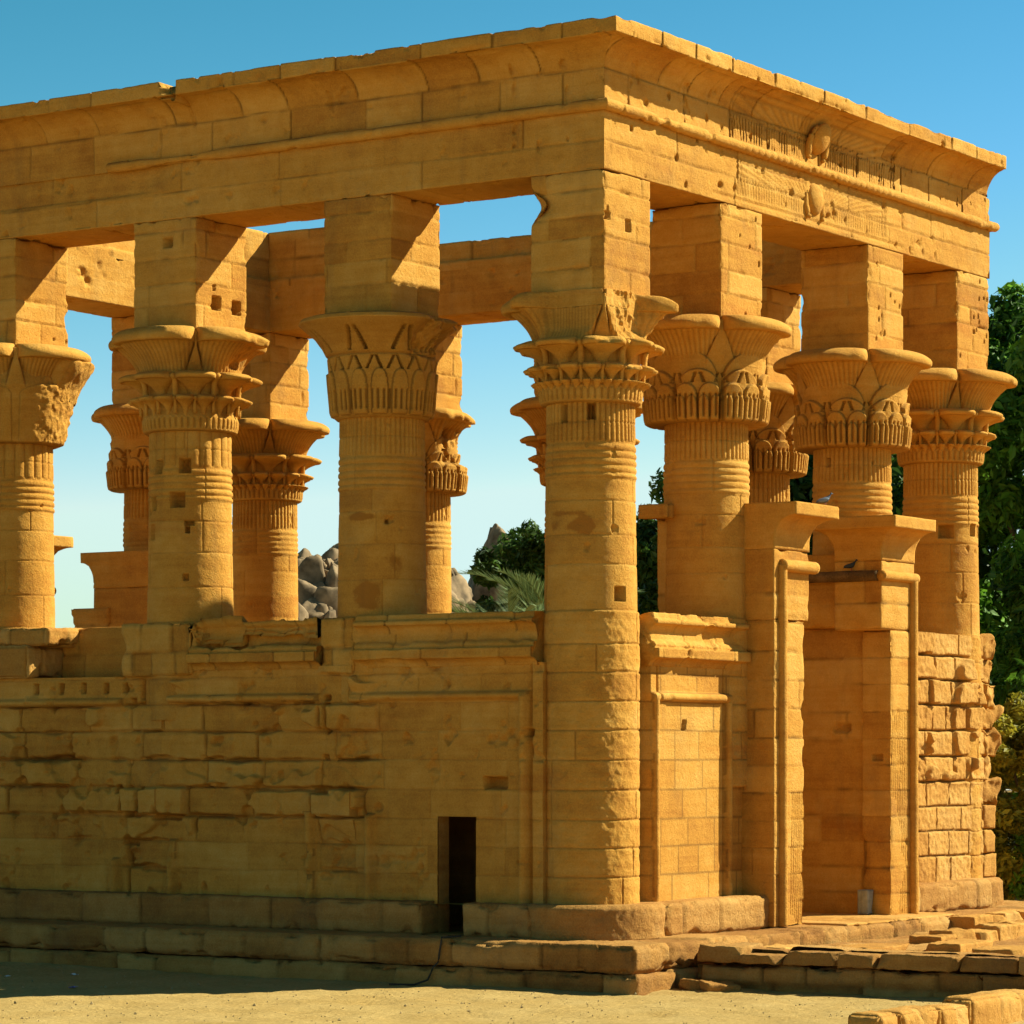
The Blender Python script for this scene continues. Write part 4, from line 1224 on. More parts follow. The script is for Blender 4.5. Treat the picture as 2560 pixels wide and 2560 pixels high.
# --- ruined screen wall right of the doorway
def ruin_height(u, v):
    P = np.stack([u, np.zeros_like(u), v], 1)
    ZR = [-1.83, -1.37, -0.92, -0.46, 0.0, 0.47, 0.94, 1.40, 1.84]
    db, dp, bid = block_field(1, u + fbm(P, 1.8, 2, 390) * 0.02, v + fbm(P, 1.6, 2, 391) * 0.015, ZR, (0.55, 1.2), 83)
    dj = np.minimum(db, dp)
    up = sst(-0.6, -0.3, v)
    en = dj + 0.035 * fbm(P, 3.2, 3, 392) * (0.3 + up) - 0.008
    tilt = 0.05 * bid * up * ((u * 1.7) % 1 - 0.5)
    h = (0.03 + up * (0.04 + 0.11 * np.clip(bid + 0.3, 0, 1.2))) * sst(0.0, 0.012, en) + tilt
    spall = sst(0.12, 0.18, fbm(P, 1.3, 3, 597) + 0.12 * np.exp(-dj / 0.07)) * up
    h = h * (1 - 0.8 * spall)
    h += 0.013 * fbm(P, 13, 2, 394) + 0.012 * fbm(P, 3.0, 3, 395)
    h -= (0.03 + 0.08 * up) * np.exp(-(dj / 0.016) ** 2)
    jm = np.exp(-(dj / 0.018) ** 2) * 0.9
    return h, (bid * 0.9, jm)
ac = Acc()
u = np.arange(8.50, 12.5, 0.02); v = np.arange(-2.34, 2.26, 0.02)
panel(ac, 'y', -KR - 0.05, u, v, ruin_height, 0.9)
bay6 = ac.obj("screen_wall", STONE_ROUGH, kiosk); bay6["label"] = "ruined screen wall of rough blocks right of the doorway"
ends = [(2.04, .42, .60), (1.60, .44, .52), (1.16, .44, .50), (0.70, .45, .82), (0.23, .46, .76), (-0.23, .44, .52), (-0.69, .45, .84)]
for k, (z, hh, ln) in enumerate(ends):
    ac = Acc(); chunk(ac, (12.60 + ln / 2, -0.30 + 0.06 * (k % 2), z), (ln, 0.85, hh), 400 + k, amp=0.24, wedge=0.95, rot=-0.15 + 0.13 * (k % 3), tilt=(0.05 * (k % 3 - 1), 0.06 * (k % 2)), res=0.03)
    ac.obj("broken_block", STONE_ROUGH, bay6)
ac = Acc()
for k, z in enumerate((-1.15, -1.60, -2.06)): chunk(ac, (12.70, -0.42, z), (0.5, 0.7, 0.44), 420 + k, amp=0.04)
ac.obj("corner_block", STONE_ROUGH, bay6)

# --- other screen walls (far long side, far short side)
def plain_wall(x0, x1, y0, y1, seed, top=2.25):
    ac = Acc(); stone_box(ac, x0, x1, y0, y1, -2.8, top, 0.09, beds=ZC, blk=(0.7, 1.5), chip=0.08, seed=seed)
    return ac.obj("screen_wall", STONE, kiosk)
for k in range(4): plain_wall(LX - 0.4, LX + 0.7, k * SY + 0.5, (k + 1) * SY - 0.5, 430 + k)
plain_wall(0.5, 3.2, LY - 0.4, LY + 0.7, 436); plain_wall(8.9, LX - 0.5, LY - 0.4, LY + 0.7, 437)

# --- doorway: two jambs under a broken lintel
def flared(ac, x0, x1, y0, y1, zb, zt, ov, fillet=0.21, res=0.04, seed=1):
    """block whose top flares out in a cavetto and a flat fillet. ov = overhang left, right, front, back"""
    zs = list(np.arange(zb, zt - fillet - 0.40, 0.05)) + [zt - fillet - 0.40 + 0.40 * math.sin(q) for q in np.linspace(0, PI / 2, 14)]
    qs_ = [0.0] * (len(zs) - 14) + [(1 - math.cos(q)) * 0.93 for q in np.linspace(0, PI / 2, 14)]
    zs += list(np.linspace(zt - fillet + 0.004, zt, 8)); qs_ += [1.0] * 8
    nx = int((x1 - x0) / res) + 2; ny = int((y1 - y0) / res) + 2
    s = [(t, 0) for t in np.linspace(0, 1, nx)[:-1]] + [(1, t) for t in np.linspace(0, 1, ny)[:-1]] + [(t, 1) for t in np.linspace(1, 0, nx)[:-1]] + [(0, t) for t in np.linspace(1, 0, ny)[:-1]]
    s = np.array(s); n = len(s); m = len(zs)
    V = np.zeros((n, m, 3))
    for j, (z, q) in enumerate(zip(zs, qs_)):
        X0, X1, Y0, Y1 = x0 - q * ov[0], x1 + q * ov[1], y0 - q * ov[2], y1 + q * ov[3]
        V[:, j, 0] = X0 + s[:, 0] * (X1 - X0); V[:, j, 1] = Y0 + s[:, 1] * (Y1 - Y0); V[:, j, 2] = z
    V = V.reshape(-1, 3)
    cx, cy = (x0 + x1) / 2, (y0 + y1) / 2
    nrm = V - np.array([cx, cy, 0]); nrm[:, 2] = 0; nrm /= np.maximum(np.abs(nrm).max(1, keepdims=True), 1e-6)
    d = 0.006 * fbm(V, 2.2, 3, seed) + 0.003 * fbm(V, 9, 2, seed + 1)
    jz = np.array([zb + 0.45, zt - fillet - 0.42])
    d -= 0.012 * np.exp(-(np.min(np.abs(V[:, 2:3] - jz[None]), axis=1) / 0.012) ** 2)
    d -= 0.03 * np.exp(-((V[:, 2] - zt) / 0.02) ** 2) * np.clip(fbm(V, 3, 2, seed + 3), 0, 1)
    V = V + nrm * d[:, None]
    idx = np.arange(n * m).reshape(n, m)
    ac.add(V, grid_quads(n, m, wrap=True), ngons=[idx[::-1, 0], idx[:, -1]], tone=0.2 * fbm(V, 0.9, 2, seed))

portal = empty("doorway", (6.1, -0.4, FLOOR), kiosk)
YJ = -1.27
JB = (-2.4, -1.95, -1.5, -1.05, -0.6, -0.15, 0.3, 0.78, 1.25, 1.72, 2.2, 2.66)
def worn_edge(x, zmax):
    def f(V, N1, d):
        k = np.exp(-((V[:, 0] - x) / 0.06) ** 2) * np.exp(-((V[:, 1] - YJ) / 0.06) ** 2) * (V[:, 2] < zmax)
        return d - 0.05 * k * np.clip(fbm(V, 2.2, 3, 55), 0, 1)
    return f
# left jamb
ac = Acc()
def left_cut(V, N1, d):
    d = worn_edge(4.58, 2.2)(V, N1, d)
    # tool-cut grooves low on the front face
    k = (N1[:, 1] < 0) * (V[:, 2] < -0.6) * (V[:, 0] > 4.1)
    return d - 0.035 * k * np.abs(np.sin(V[:, 0] * 46 + 2 * fbm(V, 1.2, 2, 5))) ** 5 * (fbm(V * np.array([1, 1, 1.0]), 1.4, 2, 56) > -0.1)
stone_box(ac, 3.56, 4.58, YJ, 0.2, FLOOR + 0.002, 2.23, 0.022, beds=JB, blk=(3, 5), groove=0.014, gw=0.009, chip=0.035, seed=451, extra=left_cut)
stone_box(ac, 3.558, 4.755, YJ + 0.004, 0.25, 2.225, 3.40, 0.035, beds=JB, blk=(3, 5), groove=0.014, gw=0.009, chip=0.035, seed=452)
ljamb = ac.obj("door_jamb", STONE, portal); ljamb["label"] = "left door jamb under a broken lintel stub"
ac = Acc(); flared(ac, 3.56, 4.755, YJ, 0.3, 3.395, 4.15, (0.0, 0.28, 0.41, 0.0), seed=455); ac.obj("jamb_cornice", STONE, ljamb)
# wider inner part of the left jamb
ac = Acc(); stone_box(ac, 2.98, 4.3, 0.25, 0.62, FLOOR + 0.002, 3.90, 0.05, beds=JB, blk=(3, 5), groove=0.014, seed=456)
stone_box(ac, 2.62, 4.4, 0.22, 0.76, 3.90, 4.13, 0.05, chip=0.03, seed=457); ac.obj("inner_jamb", STONE, ljamb)
def rod(pts, r, seed, n=14):
    ac = Acc(); p = dens(pts, 0.035); P = np.array(p)
    rr = r * (1 + 0.10 * fbm(P, 3.0, 2, seed)); tube(ac, p, rr, n); return ac
ac = rod([(3.80, YJ - 0.03, FLOOR + 0.01), (3.80, YJ - 0.015, 3.14)], 0.088, 461)
for q in rod([(3.74, YJ - 0.035, 3.12), (4.98, YJ - 0.035, 3.12)], 0.10, 462).V: pass
a2 = rod([(3.76, YJ - 0.035, 3.13), (4.87, YJ - 0.035, 3.13)], 0.10, 462)
ac.add(a2.V[0], a2.Q[0], ngons=a2.G, tone=0.2); a3 = rod([(4.80, YJ - 0.035, 3.13), (4.80, 0.2, 3.13)], 0.098, 463)
ac.add(a3.V[0], a3.Q[0], ngons=a3.G)
ac.obj("torus_moulding", STONE, ljamb)
# right jamb
ac = Acc()
def right_cut(V, N1, d):
    d = worn_edge(7.69, 2.2)(V, N1, d)
    k = (N1[:, 1] < 0) * (V[:, 2] < 0.8) * (V[:, 0] < 8.35)
    d = d - 0.032 * k * np.abs(np.sin(V[:, 0] * 48 + 2 * fbm(V, 1.2, 2, 6))) ** 5 * (fbm(V, 1.3, 2, 57) > -0.05)
    for (y, z, w_, hh) in ((-1.0, -0.02, 0.20, 0.10),):
        d = np.where((N1[:, 0] < 0) & (np.abs(V[:, 1] - y) < w_ / 2) & (np.abs(V[:, 2] - z) < hh / 2), -0.12, d)
    return d
stone_box(ac, 7.69, 8.60, YJ, -0.70, FLOOR + 0.002, 2.20, 0.022, beds=JB, blk=(3, 5), groove=0.014, gw=0.009, chip=0.035, seed=471, extra=right_cut)
def inner_cut(V, N1, d):
    return np.where((N1[:, 0] < 0) & (np.abs(V[:, 1] + 0.27) < 0.15) & (np.abs(V[:, 2] - 0.50) < 0.06), -0.14, d)
stone_box(ac, 7.80, 8.60, -0.704, 0.95, FLOOR + 0.003, 2.26, 0.045, beds=JB, blk=(3, 5), groove=0.012, gw=0.009, chip=0.03, seed=472, extra=inner_cut)
stone_box(ac, 7.335, 8.602, YJ + 0.004, -0.34, 2.195, 3.40, 0.035, beds=JB, blk=(3, 5), groove=0.014, gw=0.009, chip=0.035, seed=473)
stone_box(ac, 7.52, 8.58, -0.345, 0.7, 2.255, 3.55, 0.05, beds=JB, blk=(3, 5), groove=0.014, gw=0.009, chip=0.05, seed=474)
rjamb = ac.obj("door_jamb", STONE, portal); rjamb["label"] = "right door jamb with a soiled moulding below its cornice"
ac = Acc(); flared(ac, 7.335, 8.60, YJ, -0.34, 3.395, 4.15, (0.28, 0.0, 0.41, 0.33), seed=475); ac.obj("jamb_cornice", STONE, rjamb)
ac = rod([(8.50, YJ - 0.03, FLOOR + 0.01), (8.50, YJ - 0.015, 3.13)], 0.088, 481)
a2 = rod([(7.27, YJ - 0.03, 3.13), (8.58, YJ - 0.03, 3.13)], 0.09, 482); ac.add(a2.V[0], a2.Q[0], ngons=a2.G)
ac.obj("torus_moulding", STONE, rjamb)
DIRTY = stone_material("soiled_sandstone", ((0.05, 0.03, 0.015), (0.16, 0.085, 0.03), (0.36, 0.20, 0.08)), bump=1.0, red=0.3)
ac = rod([(7.31, YJ + 0.06, 3.13), (7.31, 0.4, 3.13)], 0.095, 483); o_ = ac.obj("side_moulding", DIRTY, rjamb); o_["label"] = "moulding blackened by bird droppings"
# threshold slabs in front of the doorway
ac = Acc()
stone_box(ac, 4.62, 8.9, -2.05, 0.9, FLOOR - 0.02, FLOOR + 0.035, 0.06, blk=(0.9, 1.6), chip=0.06, seed=491)
ac.obj("threshold", STONE_ROUGH, portal)

# --- doorway on the far short side, seen through the columns
portal2 = empty("doorway", (6.1, 16.4, FLOOR), kiosk)
ac = Acc(); stone_box(ac, 7.33, 8.6, 15.0, 16.76, FLOOR, 3.42, 0.08, beds=JB, blk=(3, 5), chip=0.05, seed=501)
stone_box(ac, 7.28, 8.7, 16.3, 17.35, FLOOR, 3.02, 0.06, beds=JB, blk=(3, 5), chip=0.12, seed=503); stone_box(ac, 7.3, 8.7, 16.4, 17.62, FLOOR, 2.52, 0.06, beds=JB, blk=(3, 5), chip=0.12, seed=504)
fj = ac.obj("door_jamb", STONE, portal2); fj["label"] = "far door jamb with a stepped broken wall behind it"
ac = Acc(); flared(ac, 7.33, 8.6, 15.0, 16.76, 3.415, 4.15, (0.02, 0.0, 0.3, 0.33), seed=505, res=0.08); ac.obj("jamb_cornice", STONE, fj)
ac = Acc(); stone_box(ac, 3.3, 4.42, 15.3, 16.76, FLOOR, 3.52, 0.08, beds=JB, blk=(3, 5), chip=0.05, seed=507); fj2 = ac.obj("door_jamb", STONE, portal2)
ac = Acc(); flared(ac, 3.3, 4.42, 15.3, 16.76, 3.515, 4.25, (0.0, 0.32, 0.32, 0.3), seed=509, res=0.08); ac.obj("jamb_cornice", STONE, fj2)
ac = rod([(3.4, 15.28, 3.2), (4.50, 15.28, 3.2)], 0.09, 511); ac.obj("torus_moulding", STONE, fj2)

# ------------------------------------------------------------------ approach terrace in front of the doorway
terrace = empty("terrace", (6, -6, GZ))
tag(terrace, "low stone approach terrace with a shaded retaining wall in front of the doorway", "terrace")
ac = Acc()
stone_box(ac, -0.58, 0.05, -16.5, -2.24, -3.75, -3.10, 0.045, beds=(-3.40,), blk=(0.55, 1.2), groove=0.07, gw=0.024, rough=0.035, peck=0.014, chip=0.22, boff=0.05, seed=603)
ac.obj("retaining_wall", STONE_BASE, terrace)
rgt = np.random.RandomState(31); yy = -2.26; k = 0
while yy > -9.5:
    ln = rgt.uniform(0.55, 1.35); top = -2.84 - (rgt.uniform(0.0, 0.13) if rgt.rand() < 0.5 else 0.0)
    ac = Acc(); chunk(ac, (-0.27 + rgt.uniform(-0.07, 0.07), yy - ln / 2, (top - 3.09) / 2), (0.72, ln - 0.03, top + 3.09), 610 + k, amp=0.10, rot=rgt.uniform(-0.05, 0.05), res=0.03)
    ac.obj("coping_block", STONE_BASE, terrace); yy -= ln; k += 1
# sunken paving inside, rising towards the wall
x = np.arange(-0.2, 17, 0.09); y = np.arange(-16.5, -2.1, 0.09)
X, Y = np.meshgrid(x, y, indexing='ij'); P = np.stack([X.ravel(), Y.ravel(), 0 * X.ravel()], 1)
db, dp, bid = block_field(1, P[:, 0] + 0.03 * fbm(P, 1, 2, 604), P[:, 1] + 0.03 * fbm(P, 1, 2, 605), np.arange(-16, -2, 0.95), (0.8, 1.7), 607)
z = -3.03 + 0.16 * sst(1.6, 0.0, P[:, 0]) + 0.03 * bid + 0.02 * fbm(P, 1.5, 3, 606) - 0.035 * np.exp(-(np.minimum(db, dp) / 0.06) ** 2) + 0.012 * fbm(P, 5, 2, 608)
P[:, 2] = z
link("paving", make_mesh("paving", P, grid_quads(len(x), len(y)), tone=bid), STONE_BASE, terrace)
RNG = np.random.RandomState(5)
def pblock(x, y, z, sx, sy, sz, s, rot=0.0, mat=STONE_ROUGH):
    ac = Acc(); chunk(ac, (x, y, z), (sx, sy, sz), s, amp=0.10, rot=rot)
    return ac.obj("paving_block", mat, terrace, (x, y, z))
# second broken row of blocks, to the right of the doorway
xx = 4.2
for k in range(12):
    w_ = RNG.uniform(0.5, 0.95)
    pblock(xx + w_ / 2, -3.75 + RNG.uniform(-0.10, 0.10), -3.0 + (0.02 if k > 2 else -0.03) + RNG.uniform(-0.03, 0.03), w_ - 0.04, 0.55, 0.30 + 0.03 * (k % 3), 620 + k, RNG.uniform(-0.06, 0.06)); xx += w_
# blocks lining the foot of the wall right of the doorway
xx = 8.3
for k in range(8):
    w_ = RNG.uniform(0.45, 0.85)
    pblock(xx + w_ / 2, -2.32 + RNG.uniform(-0.07, 0.05), -2.97 + RNG.uniform(-0.02, 0.02), w_ - 0.03, 0.5, 0.36, 640 + k, RNG.uniform(-0.08, 0.08)); xx += w_
for k, (x_, y_, sx, sy) in enumerate(((1.4, -4.2, 1.3, 0.7), (2.0, -6.2, 1.1, 0.8), (0.5, -3.1, 0.8, 0.5), (3.0, -4.9, 1.4, 0.6))):
    pblock(x_, y_, -2.97, sx, sy, 0.16, 660 + k, 0.05)

# ------------------------------------------------------------------ small loose things
def gz(x, y):
    me = bpy.data.objects["ground"].data
    co = np.empty(len(me.vertices) * 3, np.float32); me.vertices.foreach_get("co", co); co = co.reshape(-1, 3)
    k = np.argmin((co[:, 0] - x) ** 2 + (co[:, 1] - y) ** 2); return float(co[k, 2])

wall = empty("block_wall", (-6.4, -8.8, GZ))
tag(wall, "low wall of tool-marked stone blocks at the bottom right edge of the picture", "wall")
def tooled(V, N1, d): return d - 0.022 * (np.abs(N1[:, 1]) > 0.5) * np.clip(fbm(np.stack([V[:, 0] * 2.2 + V[:, 2] * 0.8, V[:, 1], V[:, 2] * 0.7], 1), 6.0, 2, 71), 0, 1)
for k, (x0, x1, zt) in enumerate(((-7.70, -7.12, -3.11), (-7.10, -6.05, -3.12), (-6.03, -5.20, -3.14), (-5.18, -3.3, -3.08))):
    ac = Acc(); stone_box(ac, x0, x1, -9.1, -8.62, -3.7, zt, 0.035, rough=0.02, peck=0.008, chip=0.12, boff=0, seed=680 + k, extra=tooled, round_=0.05)
    ac.obj("wall_block", STONE_ROUGH, wall)
ac = Acc(); stone_box(ac, -2.85, -1.95, -7.95, -7.72, gz(-2.4, -7.8) - 0.03, gz(-2.4, -7.8) + 0.10, 0.04, chip=0.03, seed=690)
tag(ac.obj("stone_beam", STONE_ROUGH, None, (-2.4, -7.8, gz(-2.4, -7.8))), "pale squared stone beam lying on the sand behind the low block wall", "stone beam")
for k, (x_, y_, s_, lab) in enumerate(((-0.80, -2.45, (0.9, 0.45, 0.16), "flat broken stone slab in the shade at the foot of the terrace wall"),
                                       (-1.05, -2.95, (0.55, 0.35, 0.12), "smaller dark slab lying in front of the broken slab by the terrace wall"))):
    ac = Acc(); chunk(ac, (x_, y_, gz(x_, y_) + s_[2] * 0.4), s_, 700 + k, amp=0.15, rot=0.3 - 0.9 * k, tilt=(0.1, 0.06))
    tag(ac.obj("stone_slab", STONE_BASE, None, (x_, y_, gz(x_, y_))), lab, "stone slab")

PALE = simple_material("pale_grey_stone", (0.28, 0.26, 0.20), 0.9, 0.22, 0.1, 9)
ac = Acc(); stone_box(ac, 7.44, 7.66, -0.95, -0.74, FLOOR + 0.04, FLOOR + 0.47, 0.03, chip=0.03, seed=705)
tag(ac.obj("stone_block", PALE, None, (7.53, -0.86, FLOOR + 0.04)), "pale grey upright block standing at the foot of the right door jamb", "stone block")

# cable running down the plinth
CABLE = simple_material("brown_cable", (0.055, 0.040, 0.026), 0.9)
ac = Acc()
pts = dens([(-1.6, 1.36, -2.775), (-2.13, 1.33, -2.77), (-2.165, 1.34, -2.95), (-2.17, 1.38, -3.15), (-2.25, 1.42, -3.22), (-2.26, 1.52, -3.42), (-2.45, 1.62, gz(-2.45, 1.62) + 0.02), (-2.9, 1.75, gz(-2.9, 1.75) + 0.02)], 0.05)
pts = pts + np.stack([fbm(pts, 1.5, 2, 3), fbm(pts, 1.5, 2, 4), 0 * pts[:, 0]], 1) * 0.02
tube(ac, pts, 0.015, 8)
tag(ac.obj("cable", CABLE), "dark cable hanging down the stepped plinth below the small doorway", "cable")

# litter
LW = simple_material("white_paper", (0.75, 0.77, 0.80), 0.7)
LB = simple_material("blue_plastic", (0.20, 0.30, 0.80), 0.4, 0.1, 0.5)
def scrap(x, y, mat, lab, sz, s):
    n = 9; g = np.linspace(-1, 1, n); X, Y = np.meshgrid(g, g, indexing='ij')
    P = np.stack([X.ravel() * sz, Y.ravel() * sz * 0.55, 0 * X.ravel()], 1)
    P[:, 2] = 0.35 * sz * np.abs(fbm(P / sz + s * 5, 1.2, 2, s)) + 0.012
    V2 = P.copy(); V2[:, 2] -= 0.008
    a_ = Acc(); q = grid_quads(n, n); a_.add(P + [x, y, gz(x, y)], q); a_.add(V2 + [x, y, gz(x, y)], q[:, ::-1])
    tag(a_.obj("litter", mat, None, (x, y, gz(x, y))), lab, "litter", "litter on the shaded sand")
scrap(-4.82, 7.76, LW, "white scrap of paper nearest the left edge on the shaded sand", 0.05, 1)
scrap(-3.61, 7.45, LW, "whitish crumpled scrap close under the plinth at the left", 0.07, 2)
scrap(-5.77, 5.54, LB, "small blue plastic scrap on the shaded sand", 0.075, 3)

# pebbles on the sand
ac = Acc(); rng = np.random.RandomState(9)
base = np.array([[1, 0, 0], [-1, 0, 0], [0, 1, 0], [0, -1, 0], [0, 0, 1], [0, 0, -1]], float)
tri = np.array([[0, 2, 4], [2, 1, 4], [1, 3, 4], [3, 0, 4], [2, 0, 5], [1, 2, 5], [3, 1, 5], [0, 3, 5]])
gm = bpy.data.objects["ground"].data
gco = np.empty(len(gm.vertices) * 3, np.float32); gm.vertices.foreach_get("co", gco); gco = gco.reshape(-1, 3)
sel = gco[(gco[:, 0] > -16) & (gco[:, 0] < -0.9) & (gco[:, 1] < 16) & (gco[:, 1] > -14)]
for k in range(2200):
    c = sel[rng.randint(len(sel))] + np.array([rng.uniform(-.08, .08), rng.uniform(-.08, .08), 0])
    s = rng.uniform(0.006, 0.015) * (2.2 if rng.rand() < 0.04 else 1)
    ac.add(base * s * rng.uniform(0.6, 1.4, (6, 3)) + c + [0, 0, s * 0.3], tris=tri, tone=rng.uniform(-1, 1))
tag(ac.obj("pebbles", simple_material("pebble", (0.33, 0.23, 0.11), 0.9, 0.3), smooth=False), "small dark pebbles strewn over the sand", None, None, "stuff")

# pigeons
def pigeon(x, y, z, head, mats, label, group=None, scale=1.0):
    root = empty("pigeon", (x, y, z)); tag(root, label, "bird", group)
    ch, sh = math.cos(head), math.sin(head)
    R = np.array([[ch, -sh, 0], [sh, ch, 0], [0, 0, 1]])
    L_ = np.array([x, y, z])
    # body: one lofted form from tail to beak
    st = [(-0.19, 0.075, 0.012, 0.010), (-0.14, 0.085, 0.030, 0.016), (-0.08, 0.105, 0.050, 0.040), (-0.02, 0.125, 0.062, 0.058), (0.04, 0.145, 0.058, 0.060), (0.075, 0.180, 0.040, 0.045),
          (0.095, 0.215, 0.026, 0.030), (0.105, 0.238, 0.026, 0.027), (0.120, 0.255, 0.024, 0.022), (0.138, 0.252, 0.012, 0.011), (0.158, 0.246, 0.004, 0.004)]
    n = 14; th = np.linspace(0, 2 * PI, n, endpoint=False); V = []
    for (cx, cz, rw, rh) in st: V.append(np.stack([np.full(n, cx), rw * np.cos(th), cz + rh * np.sin(th)], 1))
    V = np.stack(V, 1).reshape(-1, 3) * scale; m = len(st)
    idx = np.arange(n * m).reshape(n, m)
    a_ = Acc(); a_.add(V @ R.T + L_, grid_quads(n, m, wrap=True, flip=True), ngons=[idx[:, 0], idx[::-1, -1]])
    a_.obj("body", mats[0], root)
    for s_ in (-1, 1):
        a_ = Acc(); ellipsoid(a_, (0, 0, 0), (0.115 * scale, 0.016 * scale, 0.040 * scale), 14, 8)
        V = a_.V[0]; V[:, 2] += V[:, 0] * 0.22; V += np.array([-0.055, s_ * 0.052, 0.125]) * scale
        a_.V[0] = V @ R.T + L_; a_.obj("wing", mats[1], root)
        a_ = Acc(); p = np.array([(0.0, s_ * 0.025, 0.08), (0.005, s_ * 0.025, 0.004), (0.035, s_ * 0.028, 0.003)]) * scale
        tube(a_, p @ R.T + L_, 0.006 * scale, 6); a_.obj("leg", mats[2], root)
PG = simple_material("pigeon_grey", (0.075, 0.095, 0.14), 0.6); PD = simple_material("pigeon_dark", (0.03, 0.035, 0.045), 0.6); PL = simple_material("pigeon_leg", (0.35, 0.08, 0.06), 0.6)
PW = simple_material("pigeon_wing", (0.16, 0.19, 0.25), 0.6)
pigeon(4.85, -1.52, 4.152, -0.75, (PG, PW, PL), "blue-grey pigeon standing on the left jamb's cornice slab", scale=0.85)
pigeon(7.30, -0.70, 3.222, -1.35, (PD, PD, PL), "dark pigeon perched in shade on the soiled moulding of the right door jamb", scale=0.75)

# ------------------------------------------------------------------ vegetation
LEAF_DARK = leaf_material("acacia_leaf", (0.014, 0.038, 0.008), (0.095, 0.185, 0.026), 0.3)
LEAF_MID = leaf_material("tamarind_leaf", (0.020, 0.055, 0.008), (0.170, 0.360, 0.030), 0.40)
LEAF_YEL = leaf_material("shrub_leaf", (0.060, 0.070, 0.008), (0.46, 0.38, 0.035), 0.4)
LEAF_PALM = leaf_material("palm_leaf", (0.050, 0.085, 0.030), (0.230, 0.300, 0.120), 0.2)
BARK = simple_material("bark", (0.12, 0.085, 0.05), 0.95, 0.3, 0.1, 6)

def leaf_cloud(acc, centers, rad, count, size, rng, ctone, flat=1.0):
    k = rng.randint(len(centers), size=count)
    d = rng.normal(size=(count, 3)); d /= np.linalg.norm(d, axis=1, keepdims=True)
    r = rng.uniform(0.35, 1.0, count) ** 0.6
    c = centers[k] + d * (r * rad[k])[:, None] * np.array([1, 1, flat])
    # leaf blades: diamond quads with a random frame, mostly facing up and outward
    nrm = d * 0.7 + rng.normal(size=(count, 3)) * 0.6 + np.array([0, 0, 0.5]); nrm /= np.linalg.norm(nrm, axis=1, keepdims=True)
    t = np.cross(nrm, rng.normal(size=(count, 3))); t /= np.maximum(np.linalg.norm(t, axis=1, keepdims=True), 1e-6)
    b = np.cross(nrm, t)
    s = size * rng.uniform(0.45, 1.7, count)[:, None]
    V = np.stack([c - t * s, c - b * s * 0.38 + nrm * s * 0.1, c + t * s, c + b * s * 0.38 + nrm * s * 0.1], 1).reshape(-1, 3)
    tone = np.clip(0.5 + 0.30 * ctone[k] + rng.normal(size=count) * 0.18, 0, 1)
    acc.add(V, np.arange(count * 4).reshape(-1, 4), tone=np.repeat(tone, 4))

def tree(name, x, y, zc, rx, rz, label, cat, leaf, n_cl, n_leaf, size, seed, group=None, zbase=None, ry=None, clump=0.24, core=True):
    rng = np.random.RandomState(seed)
    zb = gz(x, y) if zbase is None else zbase
    root = empty(name, (x, y, zb)); tag(root, label, cat, group)
    ry = ry or rx
    d = rng.normal(size=(n_cl, 3)); d /= np.linalg.norm(d, axis=1, keepdims=True)
    r = rng.uniform(0.30, 1.0, n_cl) ** 0.5
    cen = np.array([x, y, zc]) + d * r[:, None] * np.array([rx, ry, rz])
    cen[:, 2] = np.maximum(cen[:, 2], zb + 0.3)
    rad = rx * clump * rng.uniform(0.6, 1.5, n_cl)
    ac = Acc(); leaf_cloud(ac, cen, rad, n_leaf, size, rng, rng.uniform(-1, 1, n_cl), 0.75)
    # sprays reaching out of the crown
    out = cen[r > 0.75]
    if len(out): leaf_cloud(ac, out + (out - np.array([x, y, zc])) * 0.12, np.full(len(out), rx * 0.10), n_leaf // 10, size * 0.9, rng, rng.uniform(-1, 1, len(out)))
    ac.obj("crown", leaf, root, smooth=False)
    ac = Acc()
    tr = 0.05 + rx * 0.055
    tube(ac, dens([(x, y, zb - 0.2), (x + 0.05 * rx, y, zb + (zc - zb) * 0.5), (x, y + 0.05 * rx, zc)], 0.3), np.linspace(tr, tr * 0.5, len(dens([(x, y, zb - 0.2), (x + 0.05 * rx, y, zb + (zc - zb) * 0.5), (x, y + 0.05 * rx, zc)], 0.3))), 8)
    for k in rng.permutation(n_cl)[:18]:
        p0 = np.array([x, y, zb + (zc - zb) * rng.uniform(0.4, 1.0)]); p1 = cen[k]
        mid = (p0 + p1) / 2 + np.array([0, 0, 0.12 * rx])
        tube(ac, [p0, mid, p1], [tr * 0.4, tr * 0.28, tr * 0.08], 5)
    ac.obj("trunk", BARK, root)
    return root
tree("tree", 37.17, 8.79, 4.3, 4.5, 9.2, "tallest dark green tree rising at the right edge behind the kiosk", "tree", LEAF_MID, 130, 110000, 0.16, 801)
tree("tree", 39.4, 16.4, 2.6, 4.6, 6.6, "broad dark tree seen between the columns behind the doorway", "tree", LEAF_DARK, 110, 80000, 0.17, 802)
tree("tree", 33.5, 5.2, -0.3, 3.4, 4.6, "lower bright green tree in front of the tallest tree at the right edge", "tree", LEAF_MID, 90, 60000, 0.14, 803)
tree("tree", 26.66, 14.0, 0.6, 2.3, 6.5, "slender dark tree visible just right of the corner column", "tree", LEAF_DARK, 80, 50000, 0.12, 804)
tree("acacia", 20.49, 14.36, 1.2, 2.15, 4.4, "dark acacia close behind the left side of the corner column", "tree", LEAF_DARK, 90, 60000, 0.10, 805)
tree("acacia", 22.0, 16.0, 1.3, 0.85, 3.2, "smaller dark acacia in front of the rounded grey boulder", "tree", LEAF_DARK, 60, 30000, 0.09, 806)
tree("shrub", 22.05, 2.75, -1.0, 1.5, 2.3, "yellow-green shrub at the right edge beside the ruined wall", "shrub", LEAF_YEL, 60, 26000, 0.085, 807, clump=0.30)
